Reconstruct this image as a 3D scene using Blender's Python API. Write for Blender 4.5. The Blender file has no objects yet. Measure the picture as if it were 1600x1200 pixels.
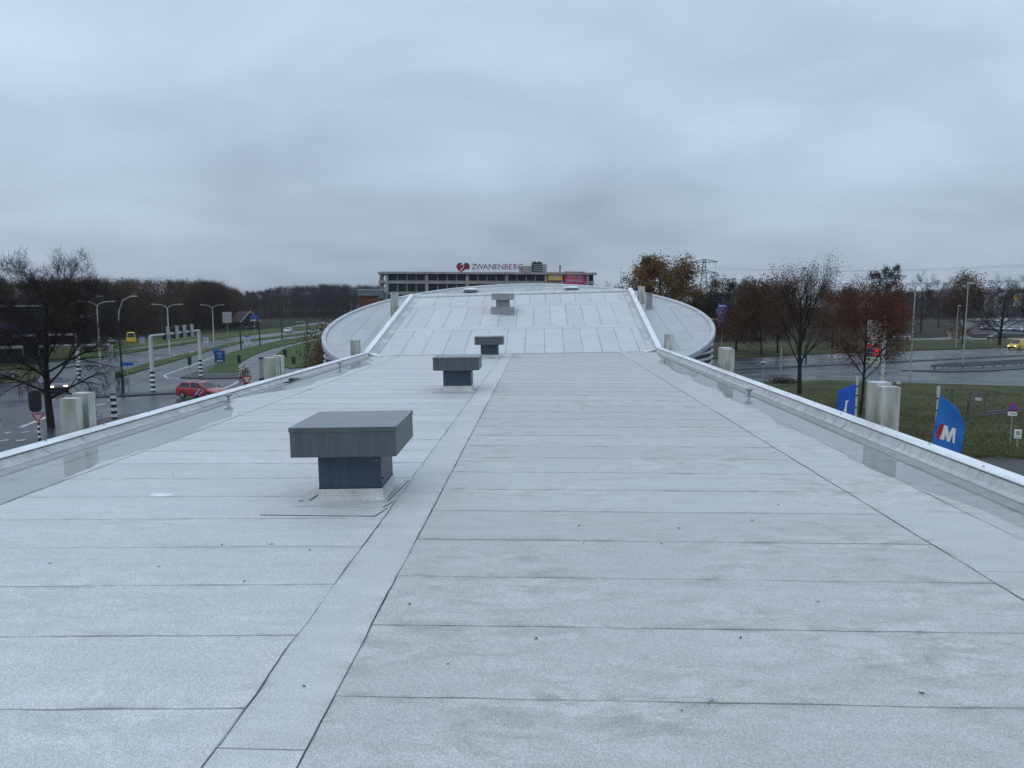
import bpy, math, random
import numpy as np
from mathutils import Vector

# ------------------------------------------------------------------ camera
S = bpy.context.scene
COL = S.collection
F = 1150.0                       # focal length in photo pixels (1600 wide)
PITCH = math.atan(125.0 / F)
YAW = math.atan(43.0 * math.cos(PITCH) / F)
EYE = Vector((0.0, 0.0, 8.2))
cam_d = bpy.data.cameras.new('camera')
cam_d.sensor_width = 36.0
cam_d.lens = F / 1600.0 * 36.0
cam_d.clip_end = 8000
cam_d.clip_start = 0.05
cam = bpy.data.objects.new('camera', cam_d)
COL.objects.link(cam)
cam.location = EYE
cam.rotation_euler = (math.pi / 2 - PITCH, 0, YAW)
S.camera = cam
S.view_settings.view_transform = 'Standard'
S.view_settings.look = 'None'
S.view_settings.exposure = 0.06
S.view_settings.gamma = 1.0
S.view_settings.use_curve_mapping = False

# ------------------------------------------------------------------ world: overcast daylight
SUN_EL, SUN_ROT = math.radians(38), math.radians(205)
W = bpy.data.worlds.new('World')
S.world = W
W.use_nodes = True
wn, wl = W.node_tree.nodes, W.node_tree.links
wn.clear()
w_out = wn.new('ShaderNodeOutputWorld')
w_bg = wn.new('ShaderNodeBackground')
w_bg.inputs['Strength'].default_value = 0.1
sky = wn.new('ShaderNodeTexSky')
sky.sky_type = 'NISHITA'
sky.sun_disc = False
sky.sun_elevation = SUN_EL
sky.sun_rotation = SUN_ROT
tc = wn.new('ShaderNodeTexCoord')
sep = wn.new('ShaderNodeSeparateXYZ')
wl.new(tc.outputs['Generated'], sep.inputs[0])
def wmath(op, a, b=None, clamp=False):
    n = wn.new('ShaderNodeMath'); n.operation = op; n.use_clamp = clamp
    for i, v in enumerate((a, b)):
        if v is None: continue
        if isinstance(v, (int, float)): n.inputs[i].default_value = v
        else: wl.new(v, n.inputs[i])
    return n.outputs[0]
zc = wmath('MAXIMUM', sep.outputs[2], 0.0)
den = wmath('ADD', zc, 0.30)
comb = wn.new('ShaderNodeCombineXYZ')
wl.new(wmath('DIVIDE', sep.outputs[0], den), comb.inputs[0])
wl.new(wmath('DIVIDE', sep.outputs[1], den), comb.inputs[1])
def wnoise(scale, detail, rough, dist, off):
    mp = wn.new('ShaderNodeMapping'); mp.inputs['Location'].default_value = off
    mp.inputs['Scale'].default_value = (1.0, 1.25, 1)
    wl.new(comb.outputs[0], mp.inputs[0])
    n = wn.new('ShaderNodeTexNoise')
    n.inputs['Scale'].default_value = scale; n.inputs['Detail'].default_value = detail
    n.inputs['Roughness'].default_value = rough; n.inputs['Distortion'].default_value = dist
    wl.new(mp.outputs[0], n.inputs['Vector'])
    return n.outputs['Fac']
nA = wnoise(0.55, 4.0, 0.5, 0.2, (3.1, 7.7, 0))
nB = wnoise(1.6, 5.0, 0.52, 0.35, (11.3, 2.2, 0))
mixn = wmath('ADD', wmath('MULTIPLY', nA, 0.62), wmath('MULTIPLY', nB, 0.38))
cr = wn.new('ShaderNodeValToRGB')
cr.color_ramp.elements[0].position = 0.36; cr.color_ramp.elements[0].color = (3.72, 4.62, 5.92, 1)
cr.color_ramp.elements[1].position = 0.66; cr.color_ramp.elements[1].color = (6.3, 7.65, 9.4, 1)
wl.new(mixn, cr.inputs[0])
# overcast luminance rises towards the zenith (1 + 2 sin e) / 3, softened
grad = wmath('ADD', wmath('MULTIPLY', zc, 1.05), 0.70)
vm = wn.new('ShaderNodeVectorMath'); vm.operation = 'SCALE'
wl.new(cr.outputs[0], vm.inputs[0]); wl.new(grad, vm.inputs['Scale'])
wmix = wn.new('ShaderNodeMix'); wmix.data_type = 'RGBA'
wmix.inputs['Factor'].default_value = 0.93       # cloud deck hides nearly all of the clear sky
wl.new(sky.outputs[0], wmix.inputs['A']); wl.new(vm.outputs[0], wmix.inputs['B'])
wl.new(wmix.outputs['Result'], w_bg.inputs['Color'])
wl.new(w_bg.outputs[0], w_out.inputs[0])

sd = bpy.data.lights.new('sun', 'SUN')
sd.energy = 0.5
sd.angle = math.radians(40)
sd.color = (1.0, 0.97, 0.93)
sun = bpy.data.objects.new('sun', sd)
COL.objects.link(sun)
sdir = Vector((math.sin(SUN_ROT) * math.cos(SUN_EL), math.cos(SUN_ROT) * math.cos(SUN_EL), math.sin(SUN_EL)))
sun.rotation_euler = sdir.to_track_quat('Z', 'Y').to_euler()
sun.location = (0, 0, 40)

# ------------------------------------------------------------------ pixel helpers
cy, sy_, cp, sp = math.cos(YAW), math.sin(YAW), math.cos(PITCH), math.sin(PITCH)
C_R = Vector((cy, sy_, 0)); C_F = Vector((-sy_ * cp, cy * cp, -sp)); C_U = Vector((-sy_ * sp, cy * sp, cp))
def ray(px, py):
    return C_F + C_R * ((px - 800) / F) + C_U * ((600 - py) / F)
def G(px, py, z=0.0):
    d = ray(px, py); t = (z - EYE.z) / d.z
    return EYE + d * t
def atY(px, py, Y):
    d = ray(px, py); return EYE + d * (Y / d.y)
def atX(px, py, X):
    d = ray(px, py); return EYE + d * (X / d.x)
def atD(px, py, D):
    """point on the pixel's ray at horizontal distance D"""
    d = ray(px, py); return EYE + d * (D / math.hypot(d.x, d.y))
def ztop(P, px, py):
    return atD(px, py, math.hypot(P[0], P[1])).z
def mpp(P):
    """metres per photo pixel at a point"""
    return (Vector((P[0], P[1], 0)) - Vector((0, 0, 0))).length / F

# ------------------------------------------------------------------ materials
MATS = {}
def nt(name):
    m = bpy.data.materials.new(name); m.use_nodes = True
    n = m.node_tree.nodes; l = m.node_tree.links
    return m, n, l, n['Principled BSDF']
def pmat(name, c1, c2=None, scale=4.0, rough=0.6, bump=0.0, bscale=40.0, metal=0.0, spec=0.5, stretch=(1, 1, 1),
         detail=5.0, emit=None, rnd=0.0, rough2=None, coat=0.0, lo=0.35, hi=0.65):
    if name in MATS: return MATS[name]
    m, n, l, b = nt(name)
    b.inputs['Roughness'].default_value = rough
    b.inputs['Metallic'].default_value = metal
    b.inputs['Specular IOR Level'].default_value = spec
    b.inputs['Coat Weight'].default_value = coat
    b.inputs['Coat Roughness'].default_value = 0.06
    c1 = tuple(c1) + (1,)
    if c2 is None: c2 = tuple(v * 0.85 for v in c1[:3])
    t = n.new('ShaderNodeTexCoord')
    mp = n.new('ShaderNodeMapping'); mp.inputs['Scale'].default_value = stretch
    l.new(t.outputs['Object'], mp.inputs[0])
    ns = n.new('ShaderNodeTexNoise'); ns.inputs['Scale'].default_value = scale; ns.inputs['Detail'].default_value = detail
    l.new(mp.outputs[0], ns.inputs['Vector'])
    r = n.new('ShaderNodeValToRGB')
    r.color_ramp.elements[0].position = lo; r.color_ramp.elements[1].position = hi
    r.color_ramp.elements[0].color = tuple(c2) + (1,); r.color_ramp.elements[1].color = c1
    l.new(ns.outputs['Fac'], r.inputs[0])
    src = r.outputs[0]
    if rnd:
        oi = n.new('ShaderNodeObjectInfo')
        mr = n.new('ShaderNodeMapRange'); mr.inputs['To Min'].default_value = 1 - rnd; mr.inputs['To Max'].default_value = 1 + rnd
        l.new(oi.outputs['Random'], mr.inputs[0])
        sc = n.new('ShaderNodeVectorMath'); sc.operation = 'SCALE'
        l.new(src, sc.inputs[0]); l.new(mr.outputs[0], sc.inputs['Scale']); src = sc.outputs[0]
    l.new(src, b.inputs['Base Color'])
    if rough2 is not None:
        mr = n.new('ShaderNodeMapRange'); mr.inputs['From Min'].default_value = 0.35; mr.inputs['From Max'].default_value = 0.65
        mr.inputs['To Min'].default_value = rough2; mr.inputs['To Max'].default_value = rough
        l.new(ns.outputs['Fac'], mr.inputs[0]); l.new(mr.outputs[0], b.inputs['Roughness'])
    if bump:
        n2 = n.new('ShaderNodeTexNoise'); n2.inputs['Scale'].default_value = bscale; n2.inputs['Detail'].default_value = 3
        l.new(mp.outputs[0], n2.inputs['Vector'])
        bp = n.new('ShaderNodeBump'); bp.inputs['Strength'].default_value = bump; bp.inputs['Distance'].default_value = 0.02
        l.new(n2.outputs['Fac'], bp.inputs['Height']); l.new(bp.outputs[0], b.inputs['Normal'])
    if emit:
        b.inputs['Emission Color'].default_value = tuple(emit[0]) + (1,)
        b.inputs['Emission Strength'].default_value = emit[1]
    MATS[name] = m
    return m

def membrane(name, base, dirt, dirtamt):
    """mineral-granule bitumen sheet: granules, soft stains, streaks, damp patches"""
    m, n, l, b = nt(name)
    t = n.new('ShaderNodeTexCoord')
    def noise(scale, detail=4, rough=0.55, stretch=(1, 1, 1), dist=0.0):
        mp = n.new('ShaderNodeMapping'); mp.inputs['Scale'].default_value = stretch
        l.new(t.outputs['Object'], mp.inputs[0])
        k = n.new('ShaderNodeTexNoise'); k.inputs['Scale'].default_value = scale
        k.inputs['Detail'].default_value = detail; k.inputs['Roughness'].default_value = rough
        k.inputs['Distortion'].default_value = dist
        l.new(mp.outputs[0], k.inputs['Vector']); return k.outputs['Fac']
    def rng(v, a, bb, c, d):
        k = n.new('ShaderNodeMapRange'); k.inputs['From Min'].default_value = a; k.inputs['From Max'].default_value = bb
        k.inputs['To Min'].default_value = c; k.inputs['To Max'].default_value = d
        l.new(v, k.inputs[0]); return k.outputs[0]
    def mul(a, bb):
        k = n.new('ShaderNodeMath'); k.operation = 'MULTIPLY'; l.new(a, k.inputs[0]); l.new(bb, k.inputs[1]); return k.outputs[0]
    gran = noise(125, 2, 0.8)
    gran2 = noise(48, 3, 0.7)
    blotch = noise(0.8, 6, 0.62, (1, 1.5, 1), 0.3)
    streak = noise(1.1, 6, 0.65, (0.55, 5.0, 1))
    patch = noise(3.2, 7, 0.72, (0.8, 1.7, 1), 0.6)
    oi = n.new('ShaderNodeObjectInfo')
    v = mul(rng(gran, 0.28, 0.72, 0.58, 1.42), rng(gran2, 0.3, 0.7, 0.93, 1.07))
    v = mul(v, rng(blotch, 0.3, 0.7, 0.89, 1.07))
    v = mul(v, rng(streak, 0.3, 0.7, 0.93, 1.05))
    v = mul(v, rng(oi.outputs['Random'], 0, 1, 0.94, 1.04))
    uv = n.new('ShaderNodeUVMap'); sx = n.new('ShaderNodeSeparateXYZ'); l.new(uv.outputs[0], sx.inputs[0])
    edge = rng(sx.outputs[1], 0.0, 0.09, 1.0, 0.0)                    # grime caught along the laps
    edge = mul(edge, rng(patch, 0.46, 0.68, 0.0, 1.0))
    v = mul(v, rng(edge, 0, 1, 1.0, 0.80))
    dm = mul(rng(patch, 0.42, 0.72, 0.0, 1.0), rng(blotch, 0.38, 0.64, 0.0, dirtamt))
    mx = n.new('ShaderNodeMix'); mx.data_type = 'RGBA'
    mx.inputs['A'].default_value = tuple(base) + (1,); mx.inputs['B'].default_value = tuple(dirt) + (1,)
    l.new(dm, mx.inputs['Factor'])
    sc = n.new('ShaderNodeVectorMath'); sc.operation = 'SCALE'
    l.new(mx.outputs['Result'], sc.inputs[0]); l.new(v, sc.inputs['Scale'])
    l.new(sc.outputs[0], b.inputs['Base Color'])
    l.new(rng(blotch, 0.3, 0.7, 0.42, 0.62), b.inputs['Roughness'])
    b.inputs['Specular IOR Level'].default_value = 0.42
    bp = n.new('ShaderNodeBump'); bp.inputs['Strength'].default_value = 0.5; bp.inputs['Distance'].default_value = 0.003
    l.new(gran, bp.inputs['Height']); l.new(bp.outputs[0], b.inputs['Normal'])
    MATS[name] = m
    return m

def water_mat(name):
    m, n, l, b = nt(name)
    n.remove(b)
    o = n['Material Output']
    tr = n.new('ShaderNodeBsdfTransparent'); tr.inputs[0].default_value = (0.99, 0.992, 0.992, 1)
    gl = n.new('ShaderNodeBsdfGlossy'); gl.inputs['Roughness'].default_value = 0.015
    fr = n.new('ShaderNodeFresnel'); fr.inputs['IOR'].default_value = 1.29
    mx = n.new('ShaderNodeMixShader')
    t = n.new('ShaderNodeTexCoord'); ns = n.new('ShaderNodeTexNoise'); ns.inputs['Scale'].default_value = 2.0
    l.new(t.outputs['Object'], ns.inputs['Vector'])
    bp = n.new('ShaderNodeBump'); bp.inputs['Strength'].default_value = 0.02; bp.inputs['Distance'].default_value = 0.01
    l.new(ns.outputs['Fac'], bp.inputs['Height']); l.new(bp.outputs[0], gl.inputs['Normal'])
    l.new(fr.outputs[0], mx.inputs[0]); l.new(tr.outputs[0], mx.inputs[1]); l.new(gl.outputs[0], mx.inputs[2])
    l.new(mx.outputs[0], o.inputs[0])
    MATS[name] = m
    return m

def glass_mat(name, c=(0.012, 0.015, 0.02), rough=0.06):
    m, n, l, b = nt(name)
    b.inputs['Base Color'].default_value = tuple(c) + (1,)
    b.inputs['Roughness'].default_value = rough
    b.inputs['Specular IOR Level'].default_value = 0.6
    MATS[name] = m
    return m

M = {}
M['mem_l'] = membrane('membrane_pale', (0.56, 0.565, 0.55), (0.33, 0.325, 0.295), 0.6)
M['mem_r'] = membrane('membrane_worn', (0.50, 0.50, 0.472), (0.25, 0.24, 0.21), 0.9)
M['mem_c'] = membrane('membrane_strip', (0.55, 0.55, 0.525), (0.33, 0.32, 0.29), 0.5)
M['mem_s'] = membrane('membrane_slope', (0.53, 0.545, 0.54), (0.38, 0.37, 0.36), 0.4)
M['mem_d'] = membrane('membrane_disc', (0.41, 0.43, 0.43), (0.33, 0.33, 0.32), 0.4)
M['flash'] = membrane('membrane_flashing', (0.52, 0.525, 0.51), (0.30, 0.30, 0.27), 0.7)
M['bitumen'] = pmat('bitumen_black', (0.022, 0.022, 0.023), (0.05, 0.05, 0.05), 8, 0.7)
M['cap'] = pmat('white_aluminium', (0.82, 0.83, 0.84), (0.66, 0.67, 0.66), 1.6, 0.35, spec=0.5, stretch=(3, 0.8, 1), detail=8)
M['cap_disc'] = pmat('grey_white_rim', (0.46, 0.48, 0.495), (0.36, 0.38, 0.39), 2.0, 0.45)
M['concrete'] = pmat('weathered_concrete', (0.52, 0.53, 0.51), (0.27, 0.285, 0.235), 2.6, 0.85, 0.2, 40, stretch=(1.6, 1.6, 0.4), detail=9, lo=.32, hi=.55)
M['concrete_moss'] = pmat('mossy_concrete', (0.37, 0.38, 0.345), (0.22, 0.235, 0.185), 2.6, 0.9, 0.2, 40, stretch=(1.8, 1.8, 0.4), detail=9, lo=.36, hi=.62)
M['plaster'] = pmat('grey_plaster', (0.42, 0.42, 0.41), (0.36, 0.36, 0.36), 1.0, 0.85)
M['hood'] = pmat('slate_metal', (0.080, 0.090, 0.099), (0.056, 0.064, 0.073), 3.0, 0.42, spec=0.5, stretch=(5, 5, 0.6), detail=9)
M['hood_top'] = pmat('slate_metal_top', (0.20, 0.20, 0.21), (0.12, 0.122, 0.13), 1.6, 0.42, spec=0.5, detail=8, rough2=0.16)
M['vent_body'] = pmat('dark_blue_metal', (0.032, 0.052, 0.085), (0.022, 0.036, 0.06), 3.0, 0.42, stretch=(4, 4, 1), detail=7)
M['vent_grey'] = pmat('grey_metal', (0.27, 0.275, 0.285), (0.22, 0.225, 0.235), 3.0, 0.5, detail=7)
M['water'] = water_mat('rain_water')
M['asphalt'] = pmat('wet_asphalt', (0.056, 0.058, 0.062), (0.036, 0.037, 0.040), 0.16, 0.45, 0.05, 30, spec=0.3, detail=9, rough2=0.2)
M['asphalt2'] = pmat('damp_asphalt', (0.070, 0.070, 0.073), (0.045, 0.046, 0.048), 0.25, 0.75, 0.08, 30, detail=9, rough2=0.55, spec=0.25)
M['path'] = pmat('path_paving', (0.115, 0.112, 0.11), (0.08, 0.08, 0.08), 0.4, 0.5, detail=8, rough2=0.35)
M['brick_path'] = pmat('red_paving', (0.10, 0.062, 0.055), (0.06, 0.045, 0.043), 0.5, 0.55, detail=8)
M['kerb'] = pmat('kerb_stone', (0.20, 0.20, 0.195), (0.14, 0.14, 0.14), 1.5, 0.7)
M['kerb_dark'] = pmat('kerb_dark', (0.05, 0.046, 0.046), (0.035, 0.033, 0.033), 1.5, 0.6)
M['mark'] = pmat('road_paint', (0.62, 0.63, 0.64), (0.38, 0.39, 0.4), 1.2, 0.5, detail=9)
M['grass'] = pmat('grass_sward', (0.080, 0.098, 0.027), (0.054, 0.058, 0.021), 0.22, 0.9, 0.6, 6, detail=10, spec=0.15)
M['grass_g'] = pmat('grass_green', (0.060, 0.096, 0.026), (0.044, 0.062, 0.021), 0.25, 0.9, 0.6, 6, detail=10, spec=0.15)
M['grass_d'] = pmat('grass_dull', (0.074, 0.080, 0.030), (0.046, 0.043, 0.021), 0.35, 0.9, 0.6, 6, detail=10, spec=0.15)
M['blade'] = pmat('grass_blade', (0.090, 0.100, 0.036), (0.054, 0.054, 0.024), 0.4, 0.8, spec=0.2)
M['ground'] = pmat('rough_ground', (0.038, 0.040, 0.024), (0.025, 0.022, 0.016), 0.02, 0.95, detail=10, spec=0.1)
M['bark'] = pmat('bark_dark', (0.030, 0.026, 0.024), (0.016, 0.014, 0.013), 3.0, 0.85, spec=0.2)
M['bark_g'] = pmat('bark_grey', (0.045, 0.038, 0.034), (0.026, 0.022, 0.020), 3.0, 0.85, spec=0.2)
M['twig'] = pmat('twig_brown', (0.036, 0.027, 0.023), (0.022, 0.017, 0.016), 0.6, 0.85, spec=0.2)
M['wood'] = pmat('winter_wood', (0.092, 0.064, 0.043), (0.042, 0.033, 0.028), 0.09, 0.9, spec=0.1, detail=6)
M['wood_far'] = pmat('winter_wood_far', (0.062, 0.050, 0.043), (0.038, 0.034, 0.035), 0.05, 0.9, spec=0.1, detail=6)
M['leaf_rust'] = pmat('leaf_rust', (0.13, 0.047, 0.022), (0.045, 0.020, 0.013), 1.1, 0.75, spec=0.2)
M['leaf_brown'] = pmat('leaf_brown', (0.115, 0.062, 0.034), (0.046, 0.030, 0.022), 0.9, 0.75, spec=0.2)
M['leaf_oak'] = pmat('leaf_oak', (0.19, 0.098, 0.030), (0.066, 0.050, 0.019), 0.35, 0.75, spec=0.2)
M['leaf_pine'] = pmat('needle_dark', (0.022, 0.030, 0.020), (0.012, 0.016, 0.012), 0.6, 0.8, spec=0.2)
M['shrub'] = pmat('shrub_leaf', (0.040, 0.030, 0.018), (0.020, 0.022, 0.010), 1.0, 0.8, spec=0.2)
M['galv'] = pmat('galvanised', (0.36, 0.37, 0.38), (0.28, 0.29, 0.30), 2.0, 0.45, metal=0.3)
M['white_post'] = pmat('white_post', (0.52, 0.53, 0.53), (0.42, 0.43, 0.43), 1.5, 0.5)
M['black'] = pmat('black_paint', (0.012, 0.012, 0.013), (0.018, 0.018, 0.019), 3, 0.5)
M['black_s'] = pmat('black_satin', (0.016, 0.016, 0.018), (0.010, 0.010, 0.011), 3, 0.35)
M['white'] = pmat('white_paint', (0.78, 0.78, 0.78), (0.66, 0.66, 0.66), 2, 0.5)
M['dirty_white'] = pmat('dirty_white', (0.5, 0.5, 0.5), (0.4, 0.4, 0.4), 1, 0.6)
M['blue'] = pmat('sign_blue', (0.02, 0.09, 0.42), (0.018, 0.075, 0.36), 2, 0.45)
M['navy'] = pmat('poster_navy', (0.018, 0.05, 0.17), (0.016, 0.04, 0.13), 2, 0.4)
M['flag_a'] = pmat('flag_cobalt', (0.016, 0.105, 0.52), (0.010, 0.08, 0.42), 1.2, 0.7)
M['flag_b'] = pmat('flag_azure', (0.018, 0.17, 0.52), (0.010, 0.12, 0.42), 1.2, 0.7)
M['red'] = pmat('sign_red', (0.45, 0.02, 0.025), (0.36, 0.015, 0.02), 2, 0.5)
M['dark_red'] = pmat('heart_red', (0.20, 0.008, 0.018), (0.16, 0.006, 0.014), 2, 0.5)
M['maroon'] = pmat('letter_maroon', (0.075, 0.012, 0.022), (0.055, 0.009, 0.016), 2, 0.5)
M['magenta'] = pmat('banner_magenta', (0.42, 0.014, 0.11), (0.36, 0.012, 0.09), 1, 0.6)
M['yellow'] = pmat('banner_yellow', (0.66, 0.40, 0.04), (0.58, 0.34, 0.04), 1, 0.6)
M['yellow_p'] = pmat('yellow_paint', (0.62, 0.42, 0.02), (0.55, 0.36, 0.02), 1, 0.3, coat=0.6)
M['red_p'] = pmat('red_paint', (0.36, 0.010, 0.016), (0.30, 0.008, 0.013), 1, 0.3, coat=0.7)
M['blue_p'] = pmat('blue_film', (0.02, 0.035, 0.26), (0.018, 0.03, 0.22), 1, 0.4)
M['tyre'] = pmat('tyre_rubber', (0.014, 0.014, 0.014), (0.02, 0.02, 0.02), 6, 0.8)
M['rim'] = pmat('rim_alloy', (0.35, 0.35, 0.36), (0.28, 0.28, 0.29), 6, 0.35, metal=0.7)
M['glass'] = glass_mat('dark_glass')
M['office_glass'] = glass_mat('office_glass', (0.010, 0.020, 0.024), 0.2); M['office_glass'].node_tree.nodes['Principled BSDF'].inputs['Specular IOR Level'].default_value = 0.2
M['office_con'] = pmat('office_concrete', (0.32, 0.31, 0.295), (0.24, 0.235, 0.225), 0.35, 0.85, detail=8)
M['office_dark'] = pmat('office_recess', (0.05, 0.05, 0.05), (0.035, 0.035, 0.036), 0.5, 0.85)
M['brick'] = pmat('brick_red', (0.14, 0.045, 0.032), (0.10, 0.035, 0.028), 0.8, 0.85)
M['brick_d'] = pmat('brick_dark', (0.050, 0.032, 0.030), (0.035, 0.024, 0.024), 0.8, 0.85)
M['purple'] = pmat('purple_panel', (0.060, 0.030, 0.20), (0.035, 0.022, 0.11), 0.5, 0.5)
M['purple_d'] = pmat('purple_dark', (0.020, 0.016, 0.05), (0.016, 0.014, 0.035), 0.5, 0.5)
M['clad_w'] = pmat('cladding_pale', (0.34, 0.36, 0.38), (0.28, 0.30, 0.32), 1, 0.4, metal=0.2)
M['clad_d'] = pmat('cladding_dark', (0.035, 0.037, 0.042), (0.025, 0.027, 0.03), 1, 0.5)
M['roof_tile'] = pmat('roof_tile', (0.06, 0.036, 0.032), (0.045, 0.03, 0.028), 1, 0.8)
M['hall'] = pmat('hall_cladding', (0.13, 0.15, 0.165), (0.11, 0.125, 0.14), 0.2, 0.6)
M['hall_dark'] = pmat('hall_dark', (0.022, 0.028, 0.033), (0.018, 0.02, 0.025), 0.4, 0.6)
M['steel_far'] = pmat('pylon_steel', (0.17, 0.18, 0.19), (0.15, 0.16, 0.17), 0.2, 0.6)
M['lamp_on'] = pmat('lamp_lit', (0.9, 0.8, 0.6), (0.9, 0.8, 0.6), 1, 0.4, emit=((1.0, 0.82, 0.5), 2.5))
M['led_red'] = pmat('led_red', (0.5, 0.01, 0.02), (0.5, 0.01, 0.02), 1, 0.4, emit=((1.0, 0.03, 0.05), 0.9))
M['sig_red'] = pmat('signal_red', (0.5, 0.02, 0.01), (0.5, 0.02, 0.01), 1, 0.4, emit=((1.0, 0.16, 0.05), 3.0))
M['green_p'] = pmat('panel_green', (0.03, 0.11, 0.06), (0.025, 0.09, 0.05), 1, 0.5)
M['pale_green'] = pmat('panel_pale_green', (0.42, 0.55, 0.44), (0.36, 0.46, 0.38), 3, 0.5)
for nm, c in (('silver', (0.32, 0.34, 0.36)), ('white', (0.62, 0.63, 0.64)), ('black', (0.012, 0.012, 0.015)), ('navy', (0.02, 0.03, 0.06)), ('grey', (0.10, 0.105, 0.11)), ('wine', (0.16, 0.02, 0.02))):
    M['car_' + nm] = pmat('car_' + nm, c, tuple(v * 0.9 for v in c), 1, 0.3, coat=0.6)

# ------------------------------------------------------------------ mesh builder
class MB:
    def __init__(s): s.v = []; s.f = []
    def add(s, vs, fs):
        o = len(s.v); s.v.extend([tuple(p) for p in vs]); s.f.extend([tuple(i + o for i in q) for q in fs]); return s
    def box(s, c, d, rz=0.0):
        x, y, z = d[0] / 2, d[1] / 2, d[2] / 2; ca, sa = math.cos(rz), math.sin(rz); vs = []
        for k in (-z, z):
            for (i, j) in ((-x, -y), (x, -y), (x, y), (-x, y)):
                vs.append((c[0] + i * ca - j * sa, c[1] + i * sa + j * ca, c[2] + k))
        return s.add(vs, [(3, 2, 1, 0), (4, 5, 6, 7), (0, 1, 5, 4), (1, 2, 6, 5), (2, 3, 7, 6), (3, 0, 4, 7)])
    def bbox(s, c, d, bev=0.01):
        """box with chamfered vertical and top edges"""
        x, y, z = d[0] / 2, d[1] / 2, d[2] / 2; b = bev; vs = []
        def ring(ix, iy, zz, bb):
            return [(c[0] + a, c[1] + e, c[2] + zz) for a, e in
                    ((-ix + bb, -iy), (ix - bb, -iy), (ix, -iy + bb), (ix, iy - bb), (ix - bb, iy), (-ix + bb, iy), (-ix, iy - bb), (-ix, -iy + bb))]
        vs = ring(x, y, -z, b) + ring(x, y, z - b, b) + ring(x - b, y - b, z, b)
        fs = [tuple(range(7, -1, -1)), tuple(range(16, 24))]
        for r in (0, 8):
            for i in range(8): fs.append((r + i, r + (i + 1) % 8, r + 8 + (i + 1) % 8, r + 8 + i))
        return s.add(vs, fs)
    def prism(s, pts, z0, z1):
        n = len(pts); A = sum(pts[i][0] * pts[(i + 1) % n][1] - pts[(i + 1) % n][0] * pts[i][1] for i in range(n))
        if A < 0: pts = pts[::-1]
        vs = [(p[0], p[1], z0) for p in pts] + [(p[0], p[1], z1) for p in pts]
        return s.add(vs, [tuple(range(n - 1, -1, -1)), tuple(range(n, 2 * n))] + [(i, (i + 1) % n, n + (i + 1) % n, n + i) for i in range(n)])
    def poly(s, pts):
        return s.add(pts, [tuple(range(len(pts)))])
    def sweep(s, pts, radii, n=6, cap=True):
        vs = []; fs = []; m = len(pts)
        for i, p in enumerate(pts):
            p = Vector(p)
            d = (Vector(pts[min(i + 1, m - 1)]) - Vector(pts[max(i - 1, 0)]))
            if d.length < 1e-9: d = Vector((0, 0, 1))
            d.normalize()
            a = d.cross(Vector((0, 0, 1)) if abs(d.z) < 0.9 else Vector((0, 1, 0))).normalized(); b = d.cross(a)
            r = radii[i] if hasattr(radii, '__len__') else radii
            for k in range(n):
                t = 2 * math.pi * k / n; q = p + a * (r * math.cos(t)) + b * (r * math.sin(t)); vs.append((q.x, q.y, q.z))
        for i in range(m - 1):
            for k in range(n):
                fs.append((i * n + k, i * n + (k + 1) % n, (i + 1) * n + (k + 1) % n, (i + 1) * n + k))
        if cap: fs += [tuple(range(n - 1, -1, -1)), tuple(range((m - 1) * n, m * n))]
        return s.add(vs, fs)
    def tube(s, a, b, r0, r1=None, n=6): return s.sweep([a, b], [r0, r0 if r1 is None else r1], n)
    def lathe(s, prof, n=16, c=(0, 0, 0)):
        vs = []; fs = []; m = len(prof)
        for r, z in prof:
            for k in range(n):
                t = 2 * math.pi * k / n; vs.append((c[0] + r * math.cos(t), c[1] + r * math.sin(t), c[2] + z))
        for i in range(m - 1):
            for k in range(n): fs.append((i * n + k, i * n + (k + 1) % n, (i + 1) * n + (k + 1) % n, (i + 1) * n + k))
        fs += [tuple(range(n - 1, -1, -1)), tuple(range((m - 1) * n, m * n))]
        return s.add(vs, fs)
    def plate(s, outline, thick, frame):
        """2-D outline (u, w) extruded along the frame normal; frame = (origin, u, w, normal)"""
        o, u, w, nn = [Vector(q) for q in frame]; n = len(outline)
        vs = [o + u * a + w * b + nn * (thick / 2) for a, b in outline] + [o + u * a + w * b - nn * (thick / 2) for a, b in outline]
        return s.add(vs, [tuple(range(n)), tuple(range(2 * n - 1, n - 1, -1))] + [(i, n + i, n + (i + 1) % n, (i + 1) % n) for i in range(n)])
    def build(s, name, mat, parent=None, smooth=False, world=False, loc=None):
        me = bpy.data.meshes.new(name); me.from_pydata(s.v, [], s.f); me.update()
        if smooth: me.polygons.foreach_set('use_smooth', [True] * len(me.polygons))
        return link(name, me, mat, parent, world, loc)
def link(name, me, mat, parent=None, world=False, loc=None):
    if mat is not None and not me.materials: me.materials.append(mat)
    o = bpy.data.objects.new(name, me); COL.objects.link(o)
    if parent is not None:
        o.parent = parent
        if world:
            p, q = parent, Vector((0, 0, 0))
            while p is not None: q += p.location; p = p.parent
            o.location = -q
    if loc is not None: o.location = loc
    return o
def tag(o, label, cat, group=None):
    o['label'] = label; o['category'] = cat
    if group: o['group'] = group
    return o
def thing(name, label, cat, loc=(0, 0, 0), rz=0.0, group=None):
    o = bpy.data.objects.new(name, None); COL.objects.link(o); o.empty_display_size = 0.2
    o.location = loc; o.rotation_euler = (0, 0, rz)
    return tag(o, label, cat, group)
def structure(o): o['kind'] = 'structure'; return o
def stuff(o): o['kind'] = 'stuff'; return o
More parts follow.
